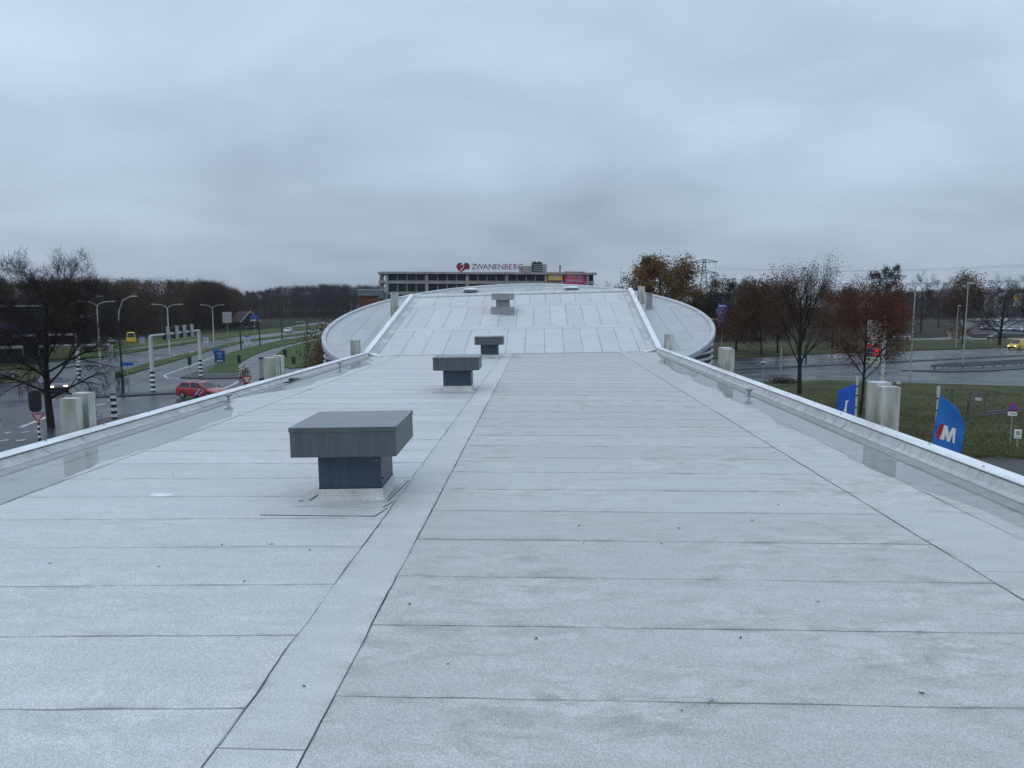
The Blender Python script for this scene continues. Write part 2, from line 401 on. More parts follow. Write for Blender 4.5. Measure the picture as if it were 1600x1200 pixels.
def dup(root, loc, rz, label=None, group=None, parent=None, scale=None):
    r = root.copy(); COL.objects.link(r)
    if parent is None:
        r.location = loc; r.rotation_euler = (0, 0, rz)
        if scale: r.scale = scale
    else: r.parent = parent
    if label: r['label'] = label
    if group: r['group'] = group
    for ch in root.children: dup(ch, None, None, parent=r)
    return r
def text_mesh(txt, size, depth=0.01, spacing=1.0, bold=0.0):
    cu = bpy.data.curves.new('text', 'FONT'); cu.body = txt; cu.size = size; cu.extrude = depth; cu.resolution_u = 2
    cu.space_character = spacing; cu.offset = bold; cu.align_x = 'CENTER'; cu.align_y = 'CENTER'
    o = bpy.data.objects.new('text', cu); COL.objects.link(o)
    dg = bpy.context.evaluated_depsgraph_get(); dg.update()
    me = bpy.data.meshes.new_from_object(o.evaluated_get(dg))
    bpy.data.objects.remove(o); bpy.data.curves.remove(cu)
    me.materials.clear()
    return me
def face_cam_rz(P):
    """rotation about z so that local -Y looks back along the line to the origin"""
    return math.atan2(-P[0], P[1])

# ================================================================== ground, roads
R = random.Random(7)
g = MB(); gs = 2000.0
g.poly([(-gs, -gs, -0.02), (gs, -gs, -0.02), (gs, gs, -0.02), (-gs, gs, -0.02)])
structure(g.build('ground', M['ground']))
def gpoly(pts): return [(G(x, y)[0], G(x, y)[1]) for x, y in pts]
def sheet2d(name, pts, z, mat, thick=0.0):
    m = MB()
    if thick: m.prism(pts, z - thick, z)
    else:
        n = len(pts); A = sum(pts[i][0] * pts[(i + 1) % n][1] - pts[(i + 1) % n][0] * pts[i][1] for i in range(n))
        if A < 0: pts = pts[::-1]
        m.poly([(p[0], p[1], z) for p in pts])
    return structure(m.build(name, mat))
def z2(*pts): return [(180 + x / 4.706, 420 + y / 4.706) for x, y in pts]      # pixel notes taken from an enlarged crop
# left: one wide asphalt area (junction + dual carriageway), green verges laid on it
sheet2d('road', [(-14, -30), (-9.2, -30), (-9.2, 60)] + gpoly([(520, 640), (520, 565), (520, 505), (505, 503), (470, 507), (380, 524), (300, 537), (180, 556), (120, 563), (-60, 575)]) + [(-140, 60), (-140, -30)], 0.004, M['asphalt'])
sheet2d('verge', gpoly(z2((0, 640), (250, 590), (560, 550), (900, 500), (1240, 465), (1560, 438), (1560, 405), (1000, 455), (600, 490), (0, 530), (-900, 590), (-1200, 640), (-900, 680), (-300, 660))), 0.10, M['grass'], 0.12)
sheet2d('cycle_path', gpoly(z2((0, 612), (300, 570), (600, 528), (600, 522), (300, 563), (0, 602))), 0.106, M['path'])
sheet2d('median', gpoly(z2((-40, 783), (120, 735), (260, 690), (560, 620), (660, 595), (860, 545), (1000, 520), (1480, 462), (1480, 476), (1000, 534), (900, 556), (700, 604), (560, 644), (250, 735), (60, 792), (-20, 806))), 0.12, M['grass'], 0.13)
sheet2d('median', gpoly([(-60, 575), (20, 570), (60, 573), (62, 590), (40, 597), (-60, 604)]), 0.12, M['grass_d'], 0.13)
sheet2d('verge', gpoly(z2((660, 772), (740, 720), (760, 660), (830, 625), (1000, 577), (1250, 522), (1500, 488), (1500, 512), (1350, 542), (1150, 592), (1010, 640), (905, 705), (920, 770))), 0.12, M['grass_g'], 0.13)
sheet2d('cycle_path', gpoly(z2((1500, 512), (1350, 542), (1150, 592), (1010, 640), (905, 705), (925, 775), (940, 820), (1250, 800), (1320, 745), (1000, 715), (1060, 660), (1150, 612), (1240, 580), (1350, 553), (1500, 522))), 0.016, M['path'])
sheet2d('lawn', gpoly(z2((1500, 524), (1350, 556), (1245, 588), (1190, 625), (1190, 725), (1300, 735), (1620, 700), (1700, 640), (1700, 520))), 0.11, M['grass_g'], 0.13)
sheet2d('traffic_island', gpoly(z2((478, 803), (560, 775), (650, 735), (735, 705), (755, 735), (660, 772), (925, 770), (928, 808), (640, 812))), 0.115, M['asphalt2'], 0.12)
sheet2d('kerb', gpoly(z2((-140, 934), (100, 922), (465, 905), (800, 900), (800, 914), (465, 921), (100, 938), (-140, 950))), 0.12, M['kerb_dark'], 0.13)
sheet2d('pavement', gpoly([(130, 664), (176, 652), (205, 648), (260, 640), (260, 690), (110, 720), (95, 690)]), 0.11, M['brick_path'], 0.12)
def marking(pts, w, z=0.0095, name='road_marking'):
    P = [Vector((G(x, y)[0], G(x, y)[1], z)) for x, y in pts]; m = MB(); L = []; Rr = []
    for i, p in enumerate(P):
        d = (P[min(i + 1, len(P) - 1)] - P[max(i - 1, 0)]).normalized(); nrm = Vector((-d.y, d.x, 0)) * (w / 2)
        L.append(p + nrm); Rr.append(p - nrm)
    for i in range(len(P) - 1): m.add([Rr[i], Rr[i + 1], L[i + 1], L[i]], [(0, 1, 2, 3)])
    o = m.build(name, M['mark']); o['kind'] = 'structure'; return o
marking(z2((730, 648), (615, 690), (520, 725), (400, 768), (362, 782), (362, 790), (385, 802), (470, 808)), 0.22)
marking([(150, 680), (100, 697), (70, 702), (30, 712)], 0.18)
marking([(128, 637), (164, 631)], 0.25)
for a, b in (((32, 668), (72, 652)), ((8, 677), (18, 675)), ((34, 676), (46, 674)), ((0, 689), (14, 687)), ((25, 689), (40, 687)), ((55, 674), (66, 672))):
    marking([a, b], 0.3)
for k in range(9):
    t = k / 9.0
    x0 = 190 + t * 240; y0 = 572 - t * 47
    marking([(x0, y0), (x0 + 8 - 3 * t, y0 - 1.7 + 0.5 * t)], 0.16)
    marking([(x0 + 26, y0 - 2 - 6 * (1 - t) ), (x0 + 33 - 3 * t, y0 - 3.5 - 6 * (1 - t))], 0.16)
marking(z2((800, 880), (870, 850), (905, 828)), 0.25)

# right: the carriageway, its kerbed divider, verges, the lawn below the showroom
sheet2d('road', gpoly([(900, 606), (1150, 599), (1300, 594), (1465, 600), (1600, 604), (1760, 610), (1760, 536), (1600, 543), (1380, 550), (1300, 553), (1150, 560), (900, 570)]), 0.004, M['asphalt'])
sheet2d('divider', gpoly([(1100, 580.5), (1300, 571.3), (1450, 564), (1600, 556.3), (1760, 549), (1760, 548), (1600, 555), (1450, 562.5), (1300, 569.6), (1100, 578.8)]), 0.12, M['kerb_dark'], 0.12)
sheet2d('divider', gpoly([(1408, 579.8), (1480, 582), (1540, 580.5), (1620, 576), (1760, 570), (1760, 566), (1620, 572.5), (1510, 576.5), (1450, 579)]), 0.13, M['kerb_dark'], 0.13)
sheet2d('lawn', gpoly([(1060, 607), (1150, 600.2), (1300, 595.2), (1465, 601), (1600, 605), (1760, 611), (1760, 760), (1640, 722), (1560, 712), (1500, 716), (1300, 720), (1200, 700)]), 0.10, M['grass_d'], 0.11)
sheet2d('verge', gpoly([(900, 569), (1150, 559), (1300, 552), (1380, 549), (1600, 542), (1760, 535), (1760, 525), (1600, 530.5), (1440, 531.5), (1300, 535), (1180, 534), (1060, 536), (900, 540)]), 0.10, M['grass_d'], 0.12)
sheet2d('road', gpoly([(1390, 531), (1440, 531), (1600, 530), (1760, 524.5), (1760, 522), (1600, 528), (1520, 528.6), (1508, 522), (1490, 518), (1478, 519), (1482, 527), (1440, 529), (1390, 529)]), 0.006, M['path'])
sheet2d('car_park', gpoly([(1520, 522), (1600, 522), (1800, 518), (1800, 495), (1560, 495), (1500, 500), (1505, 510)]), 0.005, M['asphalt2'])
sheet2d('forecourt', [(7.0, -20), (12, -20)] + gpoly([(1640, 723), (1560, 713), (1500, 717), (1330, 722)]) + [(7.0, 30)], 0.003, M['asphalt2'])
for k in range(9):
    marking([(1395 + k * 25, 560 - k * 0.9), (1408 + k * 25, 559.3 - k * 0.9)], 0.16)
    if k < 5: marking([(1180 + k * 42, 569 - k * 1.8), (1195 + k * 42, 568.3 - k * 1.8)], 0.16)
marking([(1130, 566.5), (1300, 560), (1420, 556), (1600, 549)], 0.14)
marking([(1160, 594.5), (1300, 589), (1430, 590)], 0.16)
marking([(1160, 586), (1290, 580.5), (1400, 578)], 0.14)
for pts in ([(1150, 599.4), (1300, 594.4), (1465, 600.2), (1600, 604.2), (1760, 610)],):
    P = gpoly(pts); Q = [(p[0] * 0.995, p[1] * 0.995) for p in P]
    sheet2d('kerb', P + Q[::-1], 0.125, M['kerb'], 0.14)

# ================================================================== the showroom and its roof
ZR = 8.2 - 2.25
XL, XR = -7.32, 5.48                 # feet of the two upstands
XLo, XRo = -7.62, 5.80               # outer edges of the caps
Y0 = -4.0
SL0, SL1 = -1.635, -1.17             # central strip
FL, FR = 31.5, 35.0                  # fold line between flat roof and slope, left and right
def fold(x): return FL + (x - XL) / (XR - XL) * (FR - FL)
TL = Vector((XL, 43.3, ZR + 2.65)); TR = Vector((XR, 46.8, ZR + 3.05))
def slope_pt(x, s):
    """point of the sloping roof: x across, s = 0..1 from fold to crest"""
    u = (x - XL) / (XR - XL)
    b = Vector((x, fold(x), ZR)); t = TL.lerp(TR, u); t.x = x
    return b.lerp(t, s)
B = thing('showroom_building', 'low showroom with pale felt roof that slopes up over a round drum', 'building', (-0.9, 20, 0))
wall = MB()
def wallpoly(pts, nx):
    a = [(p[0], p[1], p[2]) for p in pts]; b = [(p[0] + nx[0], p[1] + nx[1], p[2]) for p in pts]; n = len(a)
    wall.add(a + b, [tuple(range(n)), tuple(range(2 * n - 1, n - 1, -1))] + [(i, n + i, n + (i + 1) % n, (i + 1) % n) for i in range(n)])
wallpoly([(XLo + .06, Y0, 0), (XLo + .06, TL.y, 0), (XLo + .06, TL.y, TL.z), (XLo + .06, FL, ZR), (XLo + .06, Y0, ZR)], (0.24, 0))
wallpoly([(XRo - .06, Y0, 0), (XRo - .06, TR.y, 0), (XRo - .06, TR.y, TR.z), (XRo - .06, FR, ZR), (XRo - .06, Y0, ZR)], (-0.24, 0))
wallpoly([(XLo + .3, Y0 + .05, 0), (XRo - .3, Y0 + .05, 0), (XRo - .3, Y0 + .05, ZR - .02), (XLo + .3, Y0 + .05, ZR - .02)], (0, 0.24))
wallpoly([(XLo + .3, TL.y - .05, 0), (XRo - .3, TR.y - .05, 0), (XRo - .3, TR.y - .05, TR.z - .02), (XLo + .3, TL.y - .05, TL.z - .02)], (0, -0.2))
wall.build('wall', M['plaster'], B, world=True)
deck = MB(); deck.prism([(XL - .04, Y0 + .3), (XR + .04, Y0 + .3), (XR + .04, FR), (XL - .04, FL)], ZR - 0.25, ZR - 0.006)
roof = deck.build('flat_roof', M['bitumen'], B, world=True)
dk = MB(); gv = []
for i in range(13):
    for j in range(13):
        p = slope_pt(XL - .04 + (XR - XL + .08) * i / 12, j / 12); gv.append((p.x, p.y, p.z - .006))
dk.add(gv, [(i * 13 + j, (i + 1) * 13 + j, (i + 1) * 13 + j + 1, i * 13 + j + 1) for i in range(12) for j in range(12)])
sroof = dk.build('sloping_roof', M['bitumen'], B, world=True)

def slab(lo, hi, t, name, mat, parent):
    """thin sheet between two polylines of top points (lo = near side, hi = far side)"""
    n = len(lo); m = MB(); dz = Vector((0, 0, -t)); rows = [list(lo)]
    for f, w in ((.09, .09), (.5, .5), (.91, .09)):
        rows.append([p.lerp(q, f) for p, q in zip(lo, hi)])
    rows.append(list(hi)); vs = [p for r_ in rows for p in r_] + [p + dz for p in lo] + [p + dz for p in hi]; fs = []
    wid = max((q - p).length for p, q in zip(lo, hi))
    vv = np.zeros(7 * n, dtype=np.float32); vv[n:2 * n] = .09 * wid; vv[2 * n:3 * n] = .5 * wid; vv[3 * n:4 * n] = .09 * wid
    for i in range(n - 1):
        for k in range(4): fs.append((k * n + i, k * n + i + 1, (k + 1) * n + i + 1, (k + 1) * n + i))
        fs += [(5 * n + i, 5 * n + i + 1, i + 1, i), (4 * n + i, 4 * n + i + 1, 6 * n + i + 1, 6 * n + i)]
    fs += [(0, n, 2 * n, 3 * n, 4 * n, 6 * n, 5 * n), (n - 1, 6 * n - 1, 7 * n - 1, 5 * n - 1, 4 * n - 1, 3 * n - 1, 2 * n - 1)]
    m.add(vs, fs)
    o = m.build(name, mat, parent, world=True)
    me = o.data; L = np.empty(len(me.loops), dtype=np.int32); me.loops.foreach_get('vertex_index', L)
    # v: 0 at the sheet's edges; the mid line gets 1 through an extra row below
    uvl = me.uv_layers.new(name='UVMap'); U = np.zeros((len(L), 2), dtype=np.float32); U[:, 1] = vv[L]; uvl.data.foreach_set('uv', U.ravel())
    return o
class Wob:
    """smooth random wobble along a seam"""
    def __init__(s, rng, amp, step=0.45): s.r = [rng.uniform(-amp, amp) for _ in range(300)]; s.st = step
    def __call__(s, x):
        t = (x + 40) / s.st; i = int(t); f = t - i; f = f * f * (3 - 2 * f)
        return s.r[i % 300] * (1 - f) + s.r[(i + 1) % 300] * f
def field(x0, x1, ys, slope, xref, mat, rng):
    """cross-laid sheets between x0 and x1, seam j at ys[j] + slope * (x - xref)"""
    wob = [Wob(rng, 0.0075, 0.33) for _ in ys]; gapw = [Wob(rng, 0.0075, 0.5) for _ in ys]
    gb = [max(0.0025, rng.gauss(0.0065, 0.003)) for _ in ys]
    nx = 36
    for j in range(len(ys) - 1):
        lo, hi = [], []
        e0, e1 = rng.uniform(0.0015, 0.006), rng.uniform(0.0015, 0.006)
        for i in range(nx + 1):
            x = x0 + e0 + (x1 - x0 - e0 - e1) * i / nx
            fl = fold(x) - 0.015
            a = ys[j] + slope * (x - xref) + wob[j](x) + max(0.0004, gb[j] + gapw[j](x)) / 2
            b = ys[j + 1] + slope * (x - xref) + wob[j + 1](x) - max(0.0004, gb[j + 1] + gapw[j + 1](x)) / 2
            a = min(a, fl - 0.01); b = min(b, fl)
            lo.append(Vector((x, a, ZR + 0.0075 + rng.uniform(-.0008, .0008)))); hi.append(Vector((x, b, ZR + 0.0045 + rng.uniform(-.0008, .0008))))
        if max((h - l).length for l, h in zip(lo, hi)) < 0.05: continue
        slab(lo, hi, 0.012, 'membrane_sheet', mat, roof)
def seams(meas, step, n0=6):
    ys = [G(x, y, ZR)[1] for x, y in meas]
    while ys[0] > Y0 + 1.0: ys.insert(0, ys[0] - step)
    ys.insert(0, Y0 + 0.32)
    while ys[-1] < 36: ys.append(ys[-1] + step + R.uniform(-.012, .012))
    return ys
field(-6.05, SL0, seams([(378, 1107), (463, 993), (525, 914), (567, 854), (601, 810)], 0.91), 0.055, SL0, M['mem_l'], R)
field(SL1, 3.69, seams([(513, 1089), (592, 977), (626, 901), (652, 843), (676, 798)], 0.925), 0.004, SL1, M['mem_r'], R)
def lane(x0, x1, cuts, mat, rng, zt=0.009, g0=.003, gm=.0006):
    """sheets laid lengthwise between x0 and x1, cut at the given Y values"""
    wa, wb = Wob(rng, 0.004, 0.36), Wob(rng, 0.004, 0.36)
    ga, gb = Wob(rng, 0.006, 0.55), Wob(rng, 0.006, 0.55)
    for k in range(len(cuts) - 1):
        ya, yb = cuts[k] + 0.005, cuts[k + 1] - 0.005
        yb = min(yb, fold((x0 + x1) / 2) - 0.02)
        if yb - ya < 0.1: continue
        n = max(2, int((yb - ya) / 0.22)); lo, hi = [], []
        for i in range(n + 1):
            y = yb + (ya - yb) * i / n
            lo.append(Vector((x0 + wa(y) + max(gm, g0 + ga(y)) / 2, y, ZR + zt))); hi.append(Vector((x1 + wb(y) - max(gm, g0 + gb(y)) / 2, y, ZR + zt)))
        slab(lo, hi, 0.014, 'membrane_strip', mat, roof)
yc = G(405, 1173, ZR)[1]; yd = G(655, 771, ZR)[1]
lane(SL0, SL1, [Y0 + .32, yc, yd, yd + 7.6, yd + 15.2, 34.5], M['mem_c'], R, 0.009, .004, .003)
ye = G(1568, 895, ZR)[1]
lane(3.69, 4.61, [Y0 + .32, ye, ye + 7.9, ye + 15.6, ye + 23.4, 36], M['mem_r'], R)
lane(4.61, XR - .045, [Y0 + .32, 3.0, 10.6, 18.2, 26.0, 36], M['mem_r'], R)
lane(-6.72, -6.05, [Y0 + .32, 4.4, 12.2, 19.6, 27.1, 36], M['mem_l'], R)
lane(XL + .045, -6.72, [Y0 + .32, 2.4, 9.9, 17.3, 25.2, 36], M['mem_l'], R)

# bitumen squeezed out of the long laps: thin ragged dark beads
def bead(x0, y0, y1, wmax, rng, amp=.010):
    m = MB(); w1 = Wob(rng, amp, .5); w2 = Wob(rng, amp * .45, .13); ww = Wob(rng, 1.0, .21); wl_ = Wob(rng, 1.0, 1.1); vs = []
    y = y0; n = 0; y1 = min(y1, fold(x0) - .05)
    while y < y1:
        c_ = x0 + w1(y) + w2(y); h = .5 * wmax * max(.16, .50 + .33 * ww(y) + .40 * wl_(y))
        vs += [(c_ - h, y, ZR + .0128), (c_ + h, y, ZR + .0128)]; n += 1; y += .075
    m.add(vs, [(2 * i, 2 * i + 1, 2 * i + 3, 2 * i + 2) for i in range(n - 1)]); m.build('bitumen_bead', M['bitumen'], roof, world=True)
for x_, w_ in ((SL0, .0095), (SL1, .0105), (3.69, .0125), (4.61, .008), (-6.05, .010), (-6.72, .007)): bead(x_, Y0 + .4, 40, w_, R)

# sloping part: rolls laid up the slope in three tiers, two cross strips between them
TIER = [(0.004, 0.343), (0.39, 0.746), (0.792, 0.985)]
def slope_sheet(x0, x1, s0, s1, mat, n=5, zt=0.008, name='membrane_sheet'):
    lo, hi = [], []
    for i in range(n + 1):
        s = s1 + (s0 - s1) * i / n
        lo.append(slope_pt(x0, s) + Vector((R.uniform(-.005, .005), 0, zt))); hi.append(slope_pt(x1, s) + Vector((R.uniform(-.005, .005), 0, zt)))
    slab(lo, hi, 0.013, name, mat, sroof)
for ti, (s0, s1) in enumerate(TIER):
    x = XL + 0.33 + (0.0, 0.35, 0.12)[ti]; xs = [XL + 0.31]
    while x < XR - 0.5:
        if x - xs[-1] > 0.2: xs.append(x)
        x += 0.9 + R.uniform(-.012, .012)
    xs.append(XR - 0.31)
    for a, b in zip(xs[:-1], xs[1:]): slope_sheet(a + .007, b - .007, s0 + .0008, s1 - .0008, M['mem_s'])
for s0, s1 in ((0.343, 0.39), (0.746, 0.792)):
    xm = [XL + .31, XL + 5.6 + R.uniform(-.3, .3), XL + 9.1, XR - .31]
    for a, b in zip(xm[:-1], xm[1:]): slope_sheet(a + .006, b - .006, s0 + .0008, s1 - .0008, M['mem_s'], 2, 0.011, 'membrane_strip')
for side in (0, 1):
    x0, x1 = ((XL, XL + .305), (XR - .305, XR))[side]; s = 0.0
    while s < 0.985:
        s2_ = min(0.985, s + 0.047 + R.uniform(-.006, .006))
        slope_sheet(x0, x1, s + .0006, s2_ - .0006, M['mem_d'] if R.random() < .5 else M['mem_s'], 1, 0.0085 + R.uniform(0, .002), 'flashing_piece'); s = s2_

# parapets: folded flashing pieces at the foot, white metal caps on top
def parapet(xi, xo, sgn, zu, cut):
    """xi foot of the upstand, xo outer edge of the cap; sgn = direction outwards"""
    def P(y):                         # roof level along the edge
        f, t = (FL, TL) if sgn < 0 else (FR, TR)
        return ZR if y <= f else ZR + (y - f) / (t.y - f) * (t.z - ZR)
    f, t = (FL, TL) if sgn < 0 else (FR, TR)
    y = Y0 + .3
    while y < t.y:
        yb = min(y + 1.0 + R.uniform(-.06, .06), t.y)
        if y < f < yb: yb = f
        n = 4; m = MB(); vs = []; bulge = R.uniform(0.0, .012)
        for i in range(n + 1):
            yy = y + .004 + (yb - y - .008) * i / n
            z = P(yy); lean = 0.012 * math.sin(math.pi * i / n)
            prof = [(xi - sgn * .030, z + .006), (xi - sgn * .026, z + .016 + bulge), (xi + sgn * .022, z + .055 + bulge), (xi + sgn * .072, z + zu - .030), (xi + sgn * .09, z + zu - .026)]
            skew = [0.16, 0.12, 0.05, 0, 0]
            vs += [(px, yy + sk * (0.6 if i in (0, n) else 0.6), pz) for (px, pz), sk in zip(prof, skew)]
        fs = []
        for i in range(n):
            for k in range(4):
                q = (i * 5 + k, i * 5 + k + 1, (i + 1) * 5 + k + 1, (i + 1) * 5 + k)
                fs.append(q if sgn < 0 else q[::-1])
        m.add(vs, fs)
        m.build('upstand_flashing', M['flash'], roof, world=True)
        y = yb
    core = MB()
    for a, b in ((Y0 + .3, f), (f, t.y)):
        xa, xb = sorted((xi + sgn * .085, xo - sgn * .07))
        za, zb = P(a), P(b)
        core.add([(xa, a, za - .2), (xb, a, za - .2), (xb, b, zb - .2), (xa, b, zb - .2), (xa, a, za + zu - .012), (xb, a, za + zu - .012), (xb, b, zb + zu - .012), (xa, b, zb + zu - .012)],
                 [(3, 2, 1, 0), (4, 5, 6, 7), (0, 1, 5, 4), (1, 2, 6, 5), (2, 3, 7, 6), (3, 0, 4, 7)])
    core.build('parapet_core_shade', M['bitumen'], roof, world=True)  # core coloured black: the line left bare under the cap lip imitates its shadow
    y = Y0; first = True
    while y < t.y - .05:
        yb = min(y + (cut if not first else cut * 0.7), t.y + .05); first = False
        if y < f < yb: yb = f
        if f < yb < f + .6 : yb = f + 2.0
        m = MB(); xi2 = xi + sgn * .060
        prof = [(xi2, -.014), (xi2, 0.000), (xo - sgn * .02, .012), (xo, .008), (xo, -.13), (xo - sgn * .004, -.13), (xo - sgn * .006, .002), (xi2 + sgn * .006, -.006), (xi2 + sgn * .006, -.014)]
        vs = []; np_ = len(prof)
        for yy in (y + .002, yb - .002):
            z = P(yy) + zu + .004; vs += [(px, yy, z + pz) for px, pz in prof]
        fs = [(k, (k + 1) % np_, np_ + (k + 1) % np_, np_ + k) for k in range(np_)]
        if sgn < 0: fs = [q[::-1] for q in fs]
        fs += [tuple(range(np_)), tuple(range(2 * np_ - 1, np_ - 1, -1))]
        m.add(vs, fs)
        cap = m.build('parapet_cap', M['cap'], roof, world=True)
        for s in (0.25, 0.75):                                   # joint screws
            yy = y + (yb - y) * s
            sc = MB(); sc.lathe([(0.016, 0), (0.014, .006), (0.004, .009)], 6, ((xi2 + xo) / 2 + sgn * R.uniform(-.06, .06), yy, P(yy) + zu + .02))
            sc.build('screw', M['black_s'], cap, world=True)
        y = yb
parapet(XL, XLo, -1, 0.150, 3.0)
parapet(XR, XRo, 1, 0.19, 3.0)
# crest trim
ct = MB()
for k in range(5):
    a, b = k / 5, (k + 1) / 5
    pa = TL.lerp(TR, a); pb = TL.lerp(TR, b); m = MB()
    for (p, q) in ((pa, pb),):
        vs = []
        for r_ in (p, q):
            dx = .003 if r_ is p else -.003
            vs += [(r_.x + dx, r_.y - .02, r_.z - .02), (r_.x + dx, r_.y - .02, r_.z + .11), (r_.x + dx, r_.y + .3, r_.z + .14), (r_.x + dx, r_.y + .3, r_.z - .1)]
        m.add(vs, [(0, 4, 5, 1), (1, 5, 6, 2), (2, 6, 7, 3), (3, 7, 4, 0), (0, 1, 2, 3), (7, 6, 5, 4)])
    m.build('crest_cap', M['cap'], sroof, world=True)
# pillars: pairs of concrete fins outside the parapets
def fins(ya, x_in, wid, z1a, z1b, sgn, gap=(0.18, 0.16, 0.2), two=True):
    xa, xb = sorted((x_in, x_in + sgn * wid)); d0, gp, d1 = gap
    for k in range(2 if two else 1):
        y0 = ya if k == 0 else ya + d0 + gp; y1 = ya + d0 if k == 0 else ya + d0 + gp + d1
        m = MB(); m.bbox(((xa + xb) / 2, (y0 + y1) / 2, (z1a, z1b)[k] / 2), (xb - xa, y1 - y0, (z1a, z1b)[k]), 0.006)
        fo = m.build('concrete_fin', M['concrete'], B, world=True); fo.data.materials.append(M['concrete_moss'])
        for pl_ in fo.data.polygons:
            if (sgn < 0 and pl_.normal.y < -.9) or (sgn > 0 and pl_.normal.x < -.9): pl_.material_index = 1
XFL, XFR = -7.73, 5.95
fins(11.9, XFL, 0.28, ZR + .68, ZR + .73, -1)
fins(21.3, XFL, 0.36, ZR + .68, ZR + .70, -1, (.3, .12, .3))
fins(31.0, XFL, 0.30, ZR + .72, ZR + .72, -1, (.25, .1, .25))
fins(39.8, XFL, 0.34, ZR + 2.87, ZR + 2.87, -1, (.25, .1, .25))
fins(12.9, XFR, 0.31, ZR + .82, ZR + .86, 1, (.2, .12, .32))
fins(23.9, XFR, 0.33, ZR + .80, ZR + .83, 1, (.2, .1, .5))
fins(34.8, XFR, 0.36, ZR + .84, ZR + .84, 1, (.25, .1, .25))
fins(44.6, XFR, 0.34, ZR + 3.30, ZR + 3.30, 1, (.25, .1, .25))
# scuppers where the slope meets the flat roof
for x, y, sg in ((XL + .12, FL - .35, 1), (XR - .12, FR - .45, -1)):
    m = MB(); m.sweep([(x - sg * .12, y + .35, ZR + .10), (x + sg * .15, y + .1, ZR + .08), (x + sg * .5, y - .3, ZR + .03)], [.075, .08, .06], 8)
    m.build('overflow_pipe', M['cap'], roof, smooth=True, world=True)

# round drum behind / below the slope
DC = Vector((-1.17, 40.25, 0)); DR = 10.34
def dplane(x, y): return 6.95 + 0.2238 * (y - 39.5) + 0.0165 * (x + 0.5)
def ycrest(x): return TL.y + (x - XL) / (XR - XL) * (TR.y - TL.y) - 0.4
nseg = 96
dd = MB()
bnds = [DC.x - DR + .05 + (XLo + .1 - DC.x + DR - .05) * k / 12 for k in range(12)] + [XLo + .1 + (XRo - XLo - .2) * k / 36 for k in range(36)] + [XRo - .1 + (DC.x + DR - .05 - XRo + .1) * k / 12 for k in range(13)]
for xa_, xb_ in zip(bnds[:-1], bnds[1:]):                # deck strips, left out where the sloping roof stands over them
    q = []
    for xx in (xa_, xb_):
        h = math.sqrt(max(0, (DR - .05) ** 2 - (xx - DC.x) ** 2)); y0 = DC.y - h
        if XLo < (xa_ + xb_) / 2 < XRo: y0 = ycrest(xx)
        q.append((xx, min(y0, DC.y + h), DC.y + h))
    (x0_, ya0, yb0), (x1_, ya1, yb1) = q
    dd.add([(x0_, ya0, dplane(x0_, ya0) - .008), (x1_, ya1, dplane(x1_, ya1) - .008), (x1_, yb1, dplane(x1_, yb1) - .008), (x0_, yb0, dplane(x0_, yb0) - .008)], [(0, 1, 2, 3)])
droof = dd.build('drum_roof', M['bitumen'], B, world=True)
r_in = DR - 0.72
x = DC.x - r_in + 0.06; k = 0
while x < DC.x + r_in - 0.05:
    xb = min(x + 0.95, DC.x + r_in - 0.03)
    for bd in (XLo + .1, XRo - .1):
        if x < bd - .01 < xb: xb = bd
    def half(xx): return math.sqrt(max(0, r_in ** 2 - (xx - DC.x) ** 2))
    cuts = [-20, -6.5 + R.uniform(-2, 2), -0.5 + R.uniform(-2.5, 2.5), 5 + R.uniform(-2, 2), 20]
    for a, b in zip(cuts[:-1], cuts[1:]):
        lo, hi = [], []
        for i in range(7):
            xx = x + .008 + (xb - x - .016) * i / 6; h = half(xx)
            ya = DC.y + max(-h, min(h, a)) + .008
            if XLo < (x + xb) / 2 < XRo: ya = max(ya, ycrest(xx))
            yb_ = DC.y + max(-h, min(h, b)) - .008
            yb_ = max(yb_, ya)
            lo.append(Vector((xx, ya, dplane(xx, ya) + .006))); hi.append(Vector((xx, yb_, dplane(xx, yb_) + .006)))
        if max((p - q_).length for p, q_ in zip(lo, hi)) < .15: continue
        slab(lo, hi, .012, 'membrane_sheet', M['mem_d'], droof)
    x = xb; k += 1
def arc(r0, r1, a0, a1, z0, z1, n=3, t=.014):
    lo, hi = [], []
    for i in range(n + 1):
        a = a0 + (a1 - a0) * i / n
        c_, s_ = math.cos(a), math.sin(a)
        p = (DC.x + r0 * c_, DC.y + r0 * s_); q_ = (DC.x + r1 * c_, DC.y + r1 * s_)
        lo.append(Vector((p[0], p[1], dplane(*p) + z0))); hi.append(Vector((q_[0], q_[1], dplane(*q_) + z1)))
    return hi, lo, t
nf = 84
for k in range(nf):
    a0, a1 = 2 * math.pi * k / nf + .0007, 2 * math.pi * (k + 1) / nf - .0007
    h_, l_, t_ = arc(r_in - .14, DR - .175, a0, a1, .013, .04); slab(h_, l_, t_, 'rim_flashing', M['mem_d'], droof)
rc = MB(); vs = []; prof = [(DR - .17, .03), (DR - .15, .13), (DR + .04, .16), (DR + .06, .13), (DR + .06, -.08), (DR + .0, -.10)]
for k in range(nseg):
    a = 2 * math.pi * k / nseg
    for r_, z_ in prof:
        px_, py_ = DC.x + r_ * math.cos(a), DC.y + r_ * math.sin(a); vs.append((px_, py_, dplane(px_, py_) + z_))
n6 = len(prof)
rc.add(vs, [(k * n6 + i, ((k + 1) % nseg) * n6 + i, ((k + 1) % nseg) * n6 + i + 1, k * n6 + i + 1) for k in range(nseg) for i in range(n6 - 1)])
rc.build('rim_cap', M['cap_disc'], droof, world=True)
